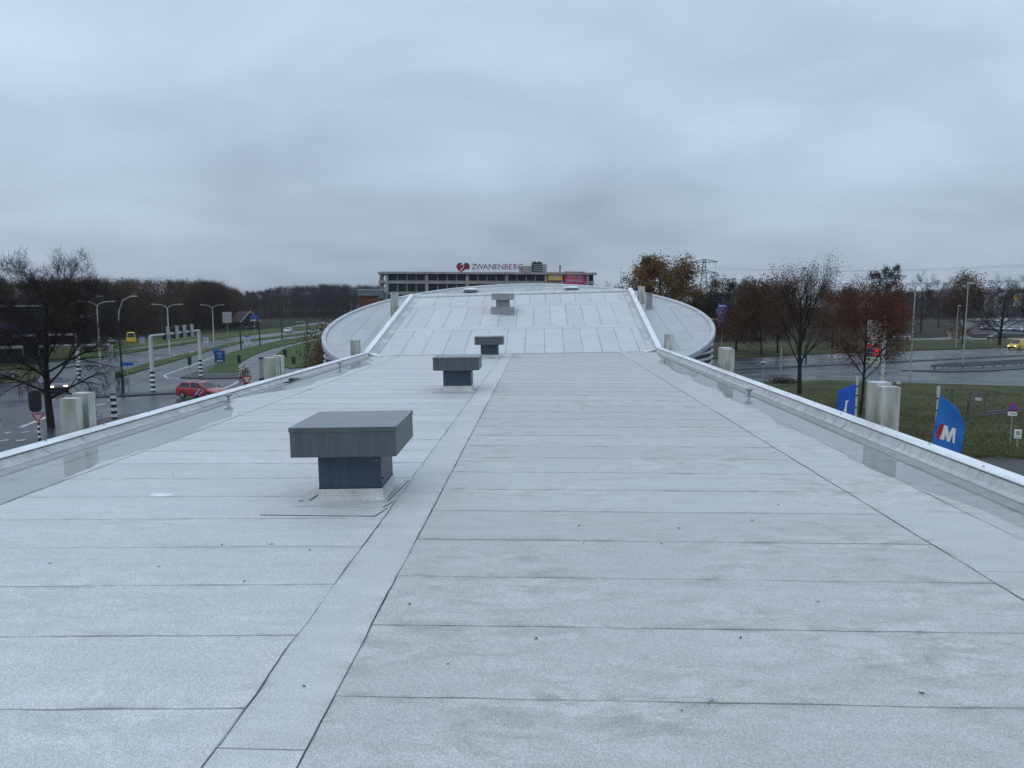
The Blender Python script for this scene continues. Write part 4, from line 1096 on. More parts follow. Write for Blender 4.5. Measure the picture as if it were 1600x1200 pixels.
def win_row(z0, z1, xs):
    for a, b in xs:
        m = MB(); m.box(((ox(a) + ox(b)) / 2, .18, (z0 + z1) / 2), (ox(b) - ox(a) - .25, .12, z1 - z0)); w = m.build('window', M['office_glass'], O)
        m = MB(); x0, x1 = ox(a) + .1, ox(b) - .1
        for xx in (x0, x1): m.box((xx, .10, (z0 + z1) / 2), (.14, .16, z1 - z0))
        m.box(((x0 + x1) / 2, .10, z0 + .07), (x1 - x0 - .16, .16, .14)); m.build('frame', M['office_con'], w)
for lo, hi, n_ in ((606, 663, 4), (667, 725.5, 4), (729.5, 787, 4), (791, 849, 4), (919.5, 927.5, 1)):
    ww = [(lo + (hi - lo) * k / n_, lo + (hi - lo) * (k + 1) / n_) for k in range(n_)]
    win_row(oz(439.8), oz(428), ww); win_row(oz(456.5), oz(445), ww)
win_row(oz(456.5), oz(445), [(853, 864), (864, 876)])
# left end: recessed gable with fins
for k in range(3):
    m = MB(); m.box((-.9 - k * .7, 2.5 + k * 4.5, (ZO - 1) / 2), (.6, .7, ZO - 1)); m.build('gable_fin', M['office_con'], O)
m = MB(); m.box((-1.2, 8, oz(441.5)), (2.2, 15, .8)); m.build('gable_band', M['office_con'], O)
m = MB(); m.box((-.9, 8, ZO - .35), (3.0, 16.5, .66)); m.build('roof_edge', M['office_con'], O)
for a, b, mat_, nm in ((854.5, 876, 'yellow', 'yellow banner with pale print on the office facade'), (880, 913, 'magenta', 'magenta banner with white capital lettering on the office facade')):
    zt_, zb_ = (425.2, 438.4) if mat_ == 'yellow' else (424.5, 446.5)
    t = thing('facade_banner', nm, 'banner', (A_.x, A_.y, 0), orz)
    m = MB(); m.box(((ox(a) + ox(b)) / 2, -.72, (oz(zt_) + oz(zb_)) / 2), (ox(b) - ox(a), .08, oz(zt_) - oz(zb_))); m.build('sheet', M[mat_], t)
    xm_ = (ox(a) + ox(b)) / 2
    if mat_ == 'magenta':
        for txt, zy, sz in (('NIEUWE HULS', 432, 1.32), ('LEKKER GERRUS', 438.8, 1.32)):
            me = text_mesh(txt, sz, .01, .95, .008); o = link('lettering', me, M['dirty_white'], t); o.location = (xm_, -.78, oz(zy)); o.rotation_euler = (math.pi / 2, 0, 0); o.scale = (.62, 1.1, 1)
    else:
        for k, (w_, zy) in enumerate(((2.0, 428.3), (2.6, 430.6), (2.4, 432.8), (1.7, 435))):
            m = MB(); m.box((xm_, -.775, oz(zy)), (w_, .02, .32)); m.build('print_line', M['dirty_white'], t)
# rooftop sign
sg = thing('rooftop_sign', 'red heart emblem with white swan and maroon capitals on the office roof', 'sign', (A_.x, A_.y, ZO), orz)
hb, ht = oz(423.5) - ZO, oz(408.2) - ZO
def heart(n=44):
    pts = []
    for k in range(n):
        a = 2 * math.pi * k / n; pts.append((16 * math.sin(a) ** 3 / 16.0, (13 * math.cos(a) - 5 * math.cos(2 * a) - 2 * math.cos(3 * a) - math.cos(4 * a)) / 15.0))
    return pts
hw = ox(732) - ox(711)
hp = [(x * hw / 2, max(-.52, y) * hw * .52) for x, y in heart()]
cx_, cz_ = (ox(711) + ox(732)) / 2, .52 * hw * .52 + .05
m = MB(); m.plate(hp, .25, ((cx_, 1.0, cz_), (1, 0, 0), (0, 0, 1), (0, 1, 0))); em = m.build('heart_emblem', M['dark_red'], sg)
m = MB()                                           # swan: neck, head and wing, proud of the heart
neck = [(-.10, .20), (.02, .30), (.13, .26), (.16, .12), (.05, -.02), (-.12, -.18), (-.18, -.34), (-.12, -.46)]
m.sweep([(cx_ + x * hw - .12 * hw, .84, cz_ + y * hw) for x, y in neck], [.06, .10, .12, .13, .14, .16, .2, .2], 6)
m.plate([(x * hw, y * hw) for x, y in ((-.10, -.27), (.02, -.20), (.2, -.08), (.36, -.06), (.42, -.10), (.38, -.2), (.3, -.27))], .06, ((cx_ - .05 * hw, .83, cz_), (1, 0, 0), (0, 0, 1), (0, 1, 0)))
m.build('swan', M['white'], em)
word = 'ZWANENBERG'; xs_ = [738.3, 747.2, 756.4, 765.3, 772.8, 780.5, 788.8, 795.5, 803.2, 811.3]
for ch, px in zip(word, xs_):
    me = text_mesh(ch, 2.75, .08, 1, .012); o = link('letter', me, M['dark_red'] if ch in 'BERG' and px > 785 else M['maroon'], sg); o.location = (ox(px), .9, (oz(413.5) + oz(422)) / 2 - ZO); o.rotation_euler = (math.pi / 2, 0, 0); o.scale = (.95, .92, 1)
m = MB()
for px in range(738, 816, 8): m.box((ox(px), 1.3, .6), (.06, .06, 1.4))
m.box((ox(775), 1.3, .35), (ox(815) - ox(735), .05, .05)); m.box((ox(775), 1.3, 1.1), (ox(815) - ox(735), .05, .05)); m.build('sign_frame', M['galv'], sg)
# plant on the office roof
def roofbox(px0, px1, pyt, d, mat_, lab, louv=0):
    t = thing('rooftop_unit', lab, 'roof unit', (A_.x, A_.y, ZO), orz)
    w_ = ox(px1) - ox(px0); h_ = oz(pyt) - ZO; c_ = (ox(px0) + ox(px1)) / 2
    m = MB(); m.box((c_, d, h_ / 2), (w_, 4, h_)); m.build('casing', M[mat_], t)
    for k in range(louv):
        m = MB(); m.box((c_, d - 2.04, h_ * (k + 1) / (louv + 1)), (w_ * .94, .08, h_ * .06)); m.build('louvre', M['galv'], t)
    if louv:
        for s in (-1, 1):
            m = MB(); m.lathe([(w_ * .2, 0), (w_ * .2, .35), (w_ * .16, .4)], 12, (c_ + s * w_ * .25, d, h_)); m.build('fan_housing', M['hall_dark'], t)
roofbox(832, 847, 410.2, 4, 'hall_dark', 'dark louvred cooling unit on the office roof', 4)
roofbox(814, 831, 414.8, 7, 'office_con', 'low grey plant housing behind the last rooftop letters')
roofbox(847.5, 858, 411.5, 9, 'galv', 'pale metal plant box beside the dark cooling unit')
t = thing('flue_pipe', 'thin dark flue pipe on the office roof above the magenta banner', 'flue', (A_.x, A_.y, ZO), orz)
m = MB(); m.lathe([(.22, 0), (.22, oz(415) - ZO), (.28, oz(415) - ZO + .05), (.28, oz(414.5) - ZO + .1)], 8, (ox(877), 4, 0)); m.build('pipe', M['black'], t)

def block(name, label, px0, px1, pyt, D, depth, mat_, rows=(), cat='building', zb=0.0, roofmat=None, D2=None):
    a = atD(px0, 500, D); b = atD(px1, 500, D2 or D); ax = Vector((b.x - a.x, b.y - a.y, 0)); L = ax.length; rz = math.atan2(ax.y, ax.x)
    h = ztop((a.x, a.y), px0, pyt); t = thing(name, label, cat, (a.x, a.y, 0), rz)
    m = MB(); m.box((L / 2, depth / 2, h / 2), (L, depth, h)); m.build('wall', M[mat_], t)
    m = MB(); m.box((L / 2, depth / 2, h + .12), (L + .5, depth + .5, .26)); m.build('roof', M[roofmat or 'hall_dark'], t)
    for (z0, z1, n_, mt) in rows:
        for k in range(n_):
            m = MB(); w_ = L / n_; m.box((w_ * (k + .5), -.02, (z0 + z1) / 2), (w_ * .86, .10, z1 - z0)); m.build('window', M[mt], t)
    return t, L, h
t, L, h = block('brick_annexe', 'red brick annexe with dark entrance beside the office block', 562, 592, 463.5, 190, 14, 'brick', ((1.2, 6.3, 3, 'glass'),))
t, L, h = block('pale_hall', 'low pale-roofed hall behind the red brick annexe', 560, 600, 453.5, 236, 10, 'hall', ((8, 10, 5, 'hall_dark'),), roofmat='cap_disc')
t, L, h = block('warehouse', 'grey clad warehouse with pale roof in front of the pylon', 1080, 1160, 461, 330, 40, 'hall', (), roofmat='hall')
t, L, h = block('shop_block', 'long dark shop block with brick base and white trim line behind the drum', 1070, 1150, 474.5, 205, 20, 'hall_dark', ())
m = MB(); m.box((L / 2, -.08, h - 4.0), (L, .2, .35)); m.build('trim', M['white'], t)
m = MB(); m.box((L / 2, -.05, (h - 4.4) / 2), (L - .2, .14, h - 4.4)); m.build('brick_base', M['brick_d'], t)
m = MB(); m.box((L * .68, -.1, h - 2.0), (1.8, .12, 1.5)); m.build('sign_panel', M['clad_w'], t)
t, L, h = block('dark_block', 'dark square building behind the rust-brown trees', 1139, 1185, 459.5, 170, 18, 'hall_dark', ((6, 9, 4, 'glass'), (2, 5, 4, 'glass')))
t, L, h = block('retail_hall', 'dark retail hall with purple wall panels behind the large bare tree', -70, 70, 472, 120, 25, 'hall_dark', ())
m = MB(); m.box((L / 2, -.6, h - .5), (L + .6, 1.2, .22)); m.build('canopy_edge', M['galv'], t)
for k in range(7):
    w_ = L * .93 / 7; m = MB(); m.box((w_ * (k + .5), -.06, h - 3.4), (w_ * .98, .16, 3.1)); m.build('panel', M['purple'] if k < 6 else M['purple_d'], t)
for k in range(9):
    w_ = L / 9; m = MB(); m.box((w_ * (k + .5), -.04, 1.7), (w_ * .9, .12, 2.6)); m.build('window', M['glass'], t)
t, L, h = block('purple_kiosk', 'small purple-panelled unit in front of the winter wood', 128, 141, 497, 142, 8, 'purple_d', ((.5, 2.6, 2, 'glass'),))
# house with gabled tile roof in the wood's edge
Ph = atD(382, 505, 262); t = thing('brick_house', 'small brick house with steep tiled gable at the edge of the wood', 'house', (Ph.x, Ph.y, 0), face_cam_rz(Ph) + .5); t.scale = (.8, .8, .8)
m = MB(); m.box((0, 0, 1.6), (8, 9, 3.2)); m.add([(-4, -4.5, 3.2), (4, -4.5, 3.2), (0, -4.5, 7.0), (-4, 4.5, 3.2), (4, 4.5, 3.2), (0, 4.5, 7.0)], [(0, 1, 2), (5, 4, 3)]); m.build('wall', M['brick_d'], t)
m = MB()
for s in (-1, 1): m.add([(s * 4.5, -5, 2.85), (0, -5, 7.3), (0, 5, 7.3), (s * 4.5, 5, 2.85), (s * 4.5, -5, 2.65), (0, -5, 7.1), (0, 5, 7.1), (s * 4.5, 5, 2.65)], [(0, 1, 2, 3), (7, 6, 5, 4), (0, 4, 5, 1), (2, 6, 7, 3), (0, 3, 7, 4)])
rf = m.build('roof', M['roof_tile'], t); m = MB(); m.box((1.2, 1.5, 7.2), (.8, .8, 1.6)); m.build('chimney', M['brick'], rf)
m = MB()
for s in (-1, 1): m.sweep([(s * 4.5, -5.06, 2.85), (0, -5.06, 7.3)], .14, 4)
m.build('barge_board', M['dirty_white'], t)
for x_ in (-1.6, 1.6):
    m = MB(); m.box((x_, -4.53, 1.7), (1.3, .1, 1.4)); w = m.build('window', M['glass'], t); m = MB(); m.box((x_, -4.6, .95), (1.5, .16, .12)); m.build('sill', M['white'], w)

# ================================================================== street furniture
def stripes(parent, r, z0, z1, n, rot=0):
    for k in range(n):
        a = z0 + (z1 - z0) * k / n; b = z0 + (z1 - z0) * (k + 1) / n
        m = MB(); m.lathe([(r, a), (r, b)], 10); m.build('stripe', M['black'] if k % 2 == 0 else M['white'], parent)
def lamp2(label, bx, by, tx, ty, mat_='white_post', arm=1.5, group='double-armed street lamps'):
    P = G(bx, by); H_ = ztop(P, tx, ty); t = thing('street_lamp', label, 'street lamp', (P.x, P.y, 0), face_cam_rz(P), group)
    m = MB(); m.sweep([(0, 0, 0), (0, 0, H_ * .5), (0, 0, H_ - .6)], [.11, .09, .06], 8); m.build('post', M[mat_], t)
    for s in (-1, 1):
        m = MB(); m.sweep([(0, 0, H_ - .65), (s * .25, 0, H_ - .3), (s * arm * .6, 0, H_ - .05), (s * arm, 0, H_)], [.05, .045, .04, .035], 6); a = m.build('arm', M[mat_], t)
        m = MB(); m.bbox((s * (arm + .3), 0, H_ + .02), (.7, .22, .1), .03); m.build('lantern', M[mat_], a)
    return t
lamp2('white double-armed street lamp beside the black curved lamp', 157, 572, 150, 471)
lamp2('white double-armed street lamp on the median behind the signal portal', 265.5, 560, 262, 475.5)
lamp2('white double-armed street lamp near the grey sign back', 334.5, 541, 330.5, 476.5)
def lamp1(label, bx, by, tx, ty, mat_, headw=.5, both=False):
    P = G(bx, by); H_ = ztop(P, tx, ty); t = thing('street_lamp', label, 'street lamp', (P.x, P.y, 0), face_cam_rz(P))
    m = MB(); m.sweep([(0, 0, 0), (0, 0, 1.2), (0, 0, 1.25), (0, 0, H_)], [.12, .11, .085, .055], 8); p = m.build('post', M[mat_], t)
    m = MB(); m.bbox((headw * .35, 0, H_ + .04), (headw, .26, .12), .03); m.build('lantern', M['white_post'], t)
    if both: m = MB(); m.bbox((-headw * .35, 0, H_ + .02), (headw * .4, .2, .1), .03); m.build('bracket', M[mat_], t)
    return t
lamp1('tall grey lamp post with short head beside the price sign', 1421.5, 598.5, 1426, 447, 'galv', .7, True)
lamp1('tall grey lamp post with square head behind the guardrail', 1504, 576, 1509.5, 443, 'galv', .9)
lamp1('slim lamp post among the trees of the far verge', 1493, 545, 1496, 478, 'galv', .5)
lamp1('thin lamp post rising above the striped drum near the annexe', 549, 500, 549.5, 475, 'galv', 1.0)
# black curved lamp
P = G(192.5, 616); H_ = ztop(P, 186, 463); t = thing('street_lamp', 'tall black lamp post with two outward curved arms at the kerb', 'street lamp', (P.x, P.y, 0), face_cam_rz(P))
m = MB(); m.sweep([(0, 0, 0), (0, 0, 1.3), (0, 0, 1.35), (-.06, 0, H_ * .75)], [.13, .12, .09, .07], 8); m.build('post', M['black'], t)
for s, mt in ((-1, 'black'), (1, 'galv')):
    m = MB(); m.sweep([(-.06, 0, H_ * .74), (-.06 + s * .12, 0, H_ * .86), (-.06 + s * .45, 0, H_ * .96), (-.06 + s * 1.1, 0, H_)], [.06, .05, .045, .04], 6); a = m.build('arm', M[mt], t)
    m = MB(); m.bbox((-.06 + s * 1.35, 0, H_ + .01), (.6, .22, .1), .03); m.build('lantern', M['galv'], a)
# dark slim posts along the cycle path
for bx, by, ty, lab in ((377, 548, 512, 'leaning dark post at the tip of the green verge'), (406.5, 541, 503, 'dark post by the cycle path near the blue road sign'), (441, 532, 500, 'dark post by the cycle path below the white car'), (480, 526, 480, 'tall dark post by the cycle path near the goal frame')):
    P = G(bx, by); H_ = ztop(P, bx, ty); t = thing('path_lamp', lab, 'lamp post', (P.x, P.y, 0), face_cam_rz(P))
    m = MB(); m.sweep([(0, 0, 0), (-.1, 0, H_)], [.13, .10], 8); m.build('post', M['black'], t)
    m = MB(); m.lathe([(.05, 0), (.24, .05), (.24, .12), (.04, .2)], 10, (-.1, 0, H_)); m.build('lantern', M['hall_dark'], t)
# signal heads
def signal_head(parent, c_, rz, lit=None, board=True, edge=True, back=False, h=1.0, w=.36):
    m = MB(); m.bbox((0, 0, 0), (w, .22, h), .04); o = m.build('signal_head', M['black'], parent, loc=c_); o.rotation_euler = (0, 0, rz)
    if board:
        out = []
        bw, bh = w * 1.05, h * .66
        for k in range(20):
            a = 2 * math.pi * k / 20; out.append((bw * max(-1, min(1, 1.25 * math.cos(a))), bh * max(-1, min(1, 1.12 * math.sin(a)))))
        m = MB(); m.plate(out, .03, ((0, .13, 0), (1, 0, 0), (0, 0, 1), (0, 1, 0))); b = m.build('backboard', M['black'], o)
        m = MB(); ring = [(x, .13, z) for x, z in out]; m.sweep(ring + ring[:1], .014 if edge else .004, 4); m.build('board_edge', M['white'], o)
    for k in range(3):
        z = h * (.32 - .32 * k)
        m = MB(); m.sweep([(0, -.10, z), (0, -.30, z - .02)], [.13, .13], 8); m.build('hood', M['black'], o)
        if lit == k: m = MB(); m.lathe([(.11, 0), (.10, .02)], 10); l_ = m.build('lens', M['sig_red'], o, loc=(0, -.33, z)); l_.rotation_euler = (math.pi / 2, 0, 0)
    return o
# portal gantry with four heads
P1, P2 = G(239.5, 614), G(314, 590); H1 = ztop(P1, 235, 525); 
t = thing('signal_portal', 'white signal portal with four traffic lights over the carriageway', 'signal gantry', (P1.x, P1.y, 0))
d12 = Vector((P2.x - P1.x, P2.y - P1.y, 0))
for o_ in (Vector((0, 0, 0)), d12):
    m = MB(); m.sweep([(0, 0, 1.7), (0, 0, H1 - .3), (0, 0, H1)], [.19, .17, .16], 10); po = m.build('post', M['white_post'], t, loc=o_); stripes(po, .195, 0, 2.0, 9)
m = MB(); m.sweep([Vector((0, 0, H1)), d12 + Vector((0, 0, H1))], .12, 6); m.build('beam', M['white_post'], t)
for f, lit in ((.26, None), (.44, None), (.60, None), (.77, None)):
    signal_head(t, d12 * f + Vector((0, 0, H1 + .1)), math.atan2(d12.y, d12.x) + math.pi * .92, board=False, h=1.25, w=.45)
    m = MB(); m.box((d12.x * f + .32, d12.y * f, H1 + .1), (.34, .08, 1.35)); m.build('mount_plate', M['galv'], t)
# mast arms behind the large tree
def mast(label, bx, by, ty, heads, reach, group=None):
    P = G(bx, by); H_ = ztop(P, bx - 4, ty); t = thing('signal_mast', label, 'signal mast', (P.x, P.y, 0), face_cam_rz(P))
    m = MB(); m.sweep([(0, 0, 1.9), (0, 0, H_)], [.2, .17], 10); po = m.build('post', M['white_post'], t); stripes(po, .195, 0, 2.0, 9)
    m = MB(); m.sweep([(0, 0, H_ - .05), (-reach, 0, H_ - .05)], [.13, .10], 6); m.build('arm', M['white_post'], t)
    for x_ in heads: signal_head(t, (-x_, 0, H_ - .1), math.pi, h=1.15, w=.42)
    return t
mast('white signal mast with long arm and two black backboards beside the large bare tree', 179, 656, 538, (4.7, 7.9), 12)
mast('farther white signal mast arm crossing behind the large bare tree', 124, 594, 522, (3.0, 6.2), 14)
# yield signs, small signals, striped posts
def striped_post(t, H_, r=.05, n=8, x=0.0):
    m = MB(); m.lathe([(r * .9, 0), (r * .9, H_)], 8, (x, 0, 0)); p = m.build('post', M['galv'], t); 
    for k in range(n):
        a = H_ * .0 + H_ * .62 * k / n; b = H_ * .62 * (k + 1) / n
        m = MB(); m.lathe([(r, a), (r, b)], 8, (x, 0, 0)); m.build('stripe', M['black'] if k % 2 == 0 else M['white'], p)
def yield_sign(t, z, s=.45, y=-.08, x=0.0):
    tri = [(-s, s * .58), (s, s * .58), (0, -s * 1.15)]
    m = MB(); m.plate(tri, .02, ((x, y, z), (1, 0, 0), (0, 0, 1), (0, 1, 0))); p = m.build('sign_face', M['red'], t)
    m = MB(); m.plate([(a * .66, b * .66) for a, b in tri], .02, ((x, y - .012, z), (1, 0, 0), (0, 0, 1), (0, 1, 0))); m.build('sign_centre', M['dirty_white'], p)
P = G(62, 688); t = thing('traffic_signal', 'traffic light with black oval backboard above a yield triangle', 'traffic signal', (P.x, P.y, 0), face_cam_rz(P))
striped_post(t, 2.0, .07); signal_head(t, (-.1, 0, 2.42), math.pi, edge=False, h=1.0, w=.32); yield_sign(t, 1.45, .34)
P = G(386, 604); t = thing('yield_sign', 'red-rimmed yield triangle in front of a flowering tub by the parapet', 'yield sign', (P.x, P.y, 0), face_cam_rz(P))
m = MB(); m.lathe([(.04, 0), (.04, 1.4)], 8); m.build('post', M['galv'], t); yield_sign(t, .75, .5)
P = G(384, 601); bush('dark brown potted shrub behind the yield triangle', (P.x, P.y), .55, 1.9, 420, 15, M['leaf_brown'], .09)
def post_signal(label, bx, by, ty, face, lit=None, heads=1, sign=False):
    P = G(bx, by); H_ = ztop(P, bx, ty); t = thing('traffic_signal', label, 'traffic signal', (P.x, P.y, 0), face_cam_rz(P) + face)
    striped_post(t, H_ - .5, .06); signal_head(t, (0, -.05, H_ - .5), 0, lit, board=False, h=.95, w=.34)
    if sign:
        m = MB(); m.plate([(.3 * math.cos(k * .3927), .3 * math.sin(k * .3927)) for k in range(16)], .02, ((-.2, -.1, H_ - 1.45), (1, 0, 0), (0, 0, 1), (0, 1, 0))); m.build('blue_disc', M['blue'], t)
    return t
post_signal('traffic light seen side-on with blue round sign at the cycle crossing', 444.5, 588, 545, 1.4, None, sign=True)
post_signal('lower traffic light seen side-on beside the green lawn', 457.5, 584, 556, 1.4)
post_signal('small traffic light showing red at the cycle crossing', 438, 586, 553, 0.0, 0)
post_signal('slim striped signal post standing on the asphalt island', 296.5, 588, 557, 2.6)
post_signal('slim striped signal post at the tip of the green verge', 374.5, 590, 554, 3.0)
P = G(102, 662); t = thing('bollard', 'short black and white striped bollard on the red paving', 'bollard', (P.x, P.y, 0)); m = MB(); m.lathe([(.09, 0), (.09, .9), (.05, .98)], 8); b = m.build('post', M['black'], t); stripes(b, .095, 0, .9, 6)
P = G(409, 593); t = thing('street_cabinet', 'tall narrow grey cabinet with black ends beside the fins', 'cabinet', (P.x, P.y, 0), face_cam_rz(P)); H_ = ztop(P, 407, 558)
m = MB(); m.bbox((0, 0, H_ / 2), (.42, .4, H_ - .3), .02); m.build('casing', M['office_con'], t)
for z in (.1, H_ - .1): m = MB(); m.bbox((0, 0, z), (.52, .46, .16), .02); m.build('end_cap', M['black'], t)
# signs on posts
def board(name, label, cat, bx, by, x0, y0, x1, y1, mat_, posts=2, frame='galv', rows=(), yaw=0.0, thick=.06, postmat='galv'):
    P = G(bx, by); k = mpp(P); t = thing(name, label, cat, (P.x, P.y, 0), face_cam_rz(P) + yaw)
    zt_, zb_ = ztop(P, (x0 + x1) / 2, y0), ztop(P, (x0 + x1) / 2, y1); w_ = (x1 - x0) * k; c_ = ((x0 + x1) / 2 - bx) * k
    for s in ((-1, 1) if posts == 2 else (0,)):
        m = MB(); m.lathe([(.05, 0), (.05, zt_ - .02)], 8, (c_ + s * w_ * .38, .07, 0)); m.build('post', M[postmat], t)
    m = MB(); m.bbox((c_, 0, (zt_ + zb_) / 2), (w_, thick, zt_ - zb_), .01); f = m.build('panel', M[mat_], t)
    for (u0, u1, v0, v1, mt) in rows:
        m = MB(); m.box((c_ + (u0 + u1 - 1) / 2 * w_, -thick / 2 - .006, zb_ + (v0 + v1) / 2 * (zt_ - zb_)), ((u1 - u0) * w_, .012, (v1 - v0) * (zt_ - zb_))); m.build('print', M[mt], f)
    return t, f, c_, w_, zb_, zt_
board('poster_stand', 'dark blue poster stand with pale print on the verge tip', 'poster', 343.5, 571, 336.5, 547.5, 351, 566.5, 'navy', rows=((.2, .8, .62, .9, 'blue'), (.25, .7, .68, .74, 'dirty_white'), (.3, .62, .80, .85, 'dirty_white'), (.75, .88, .84, .93, 'red'), (.22, .78, .10, .2, 'dirty_white'), (.3, .7, .4, .46, 'clad_w'), (.35, .6, .52, .56, 'clad_w')))
board('keep_left_sign', 'small blue arrow sign behind the dark blue poster', 'road sign', 336.5, 566, 333.8, 544, 341, 552.5, 'blue', 1, rows=((.25, .7, .3, .6, 'white'),))
board('street_sign', 'flat light-blue name board on the black lamp post', 'street sign', 196, 612, 192.5, 566.5, 208, 571.5, 'blue', 1, yaw=.1)
board('poster_stand', 'white poster with blue top on the near verge', 'poster', 386.5, 542, 382.5, 525, 390.5, 537.5, 'dirty_white', rows=((0, 1, .86, 1, 'blue'), (.2, .8, .2, .6, 'clad_w')), postmat='navy')
board('poster_stand', 'white poster with blue top on the median below the double lamp', 'poster', 321.5, 542, 318.5, 524.5, 325.5, 536, 'dirty_white', rows=((0, 1, .84, 1, 'blue'), (.2, .8, .3, .7, 'clad_w')), postmat='white_post')
board('poster_stand', 'pale poster with blue top beside the yellow van', 'poster', 222.5, 540, 219.2, 525.5, 226, 537, 'clad_w', rows=((0, 1, .86, 1, 'blue'),))
board('road_sign', 'large grey sign back on a single pole before the wood', 'road sign', 357, 527, 350, 487.5, 362.5, 504.5, 'galv', 1, rows=((.48, .54, 0, 1, 'office_con'), (.05, .95, .3, .33, 'office_con'), (.05, .95, .66, .69, 'office_con')))
board('road_sign', 'blue road sign on a pole in front of the brick house', 'road sign', 400, 526, 392.5, 492.5, 404.5, 503, 'navy', 1, rows=((.1, .9, .55, .9, 'blue'), (.1, .7, .15, .35, 'dirty_white')))
board('football_goal', 'white football goal frame on the field beyond the white car', 'goal', 469, 514, 463, 502, 476, 503, 'clad_w', 2, postmat='clad_w')
board('direction_sign', 'tall blue direction sign with stacked white lettering lines', 'direction sign', 1131, 545, 1120.5, 474.5, 1134, 510, 'blue', 1, rows=((.08, .92, .665, .675, 'white'), (.08, .92, .45, .46, 'white'), (.08, .92, .25, .26, 'white'),
      (.14, .82, .885, .92, 'white'), (.25, .72, .76, .795, 'white'), (.18, .45, .585, .62, 'white'), (.55, .8, .56, .63, 'clad_w'), (.06, .3, .50, .525, 'white'), (.28, .72, .34, .39, 'white'), (.36, .6, .17, .22, 'clad_w'), (.12, .38, .05, .10, 'red')))
# fuel price totem
t, f, c_, w_, zb_, zt_ = board('price_totem', 'tall fuel price sign with red lit digits behind the rust beech', 'price sign', 1376, 601, 1354, 500, 1374, 572, 'dirty_white', 0, thick=.25)
m = MB(); m.box(((1376 - 1376) * .06 + .12, 0, (zt_ + .6) / 2), (.34, .3, zt_ + .6)); m.build('pillar', M['white_post'], t)
H_ = zt_ - zb_
def rowz(a, b): return (zt_ - (a - 500) / 72 * H_, zt_ - (b - 500) / 72 * H_)
for a, b, u0, u1, mt in ((526, 530, .05, .95, 'red'), (530.5, 536, .04, .96, 'green_p'), (537, 543, .06, .42, 'red'), (537, 543, .5, .96, 'wine'), (544, 550.2, .06, .48, 'navy'), (551, 557, .06, .48, 'navy'), (544, 550.2, .5, .97, 'black'), (551, 557, .5, .97, 'black'), (558, 571.5, .04, .98, 'pale_green')):
    z1_, z0_ = rowz(a, b); m = MB(); m.box((c_ + (u0 + u1 - 1) / 2 * w_, -.14, (z0_ + z1_) / 2), ((u1 - u0) * w_, .02, z1_ - z0_)); m.build('price_panel', M['car_wine'] if mt == 'wine' else M[mt], f)
for txt, a, b in (('1.899', 544.6, 549.8), ('1.619', 551.4, 556.6)):
    z1_, z0_ = rowz(a, b); me = text_mesh(txt, .42, .01, 1, .012); o = link('digits', me, M['led_red'], f); o.location = (c_ + .235 * w_, -.155, (z0_ + z1_) / 2); o.rotation_euler = (math.pi / 2, 0, 0); o.scale = (.5, .95, 1)
for a, b, u0, u1, mt in ((559.5, 563.5, .2, .35, 'black'), (560, 564, .66, .82, 'office_con'), (566, 570.5, .12, .3, 'green_p'), (567, 569.5, .42, .9, 'office_con'), (533, 534.5, .4, .75, 'dirty_white'), (527.5, 529, .3, .8, 'white')):
    z1_, z0_ = rowz(a, b); m = MB(); m.box((c_ + (u0 + u1 - 1) / 2 * w_, -.157, (z0_ + z1_) / 2), ((u1 - u0) * w_, .01, z1_ - z0_)); m.build('icon', M[mt], f)
# pole sign behind the car park
board('pole_sign', 'small orange and white pole sign above the car park', 'pole sign', 1589, 512, 1582.5, 460, 1592, 478, 'clad_w', 1, rows=((.1, .8, .55, .9, 'yellow'), (.1, .9, .1, .4, 'office_con')))
# road-edge items on the right
P = G(1191.5, 599); H_ = ztop(P, 1191.5, 566); t = thing('garden_lamp', 'short post lamp with flat wide hood at the lawn edge', 'lamp', (P.x, P.y, 0))
m = MB(); m.lathe([(.05, 0), (.05, H_ - .1)], 8); m.build('post', M['galv'], t); m = MB(); m.lathe([(.06, H_ - .32), (.24, H_ - .06), (.34, H_ - .02), (.30, H_ + .03), (.05, H_ + .08)], 14); m.build('hood', M['galv'], t)
P = G(1219, 598); H_ = ztop(P, 1219, 545); t = thing('mast', 'plain grey tapered pole at the lawn edge beside the short lamp', 'pole', (P.x, P.y, 0)); m = MB(); m.sweep([(0, 0, 0), (0, 0, H_)], [.11, .07], 8); m.build('post', M['galv'], t); m = MB(); m.lathe([(.08, H_), (.03, H_ + .08)], 8); m.build('cap', M['galv'], t)
P = G(1259, 567); H_ = ztop(P, 1259, 542); t = thing('verge_post', 'short dark post on the divider behind the lawn tree', 'post', (P.x, P.y, 0)); m = MB(); m.lathe([(.12, 0), (.12, H_), (.05, H_ + .1)], 8); m.build('post', M['black'], t)
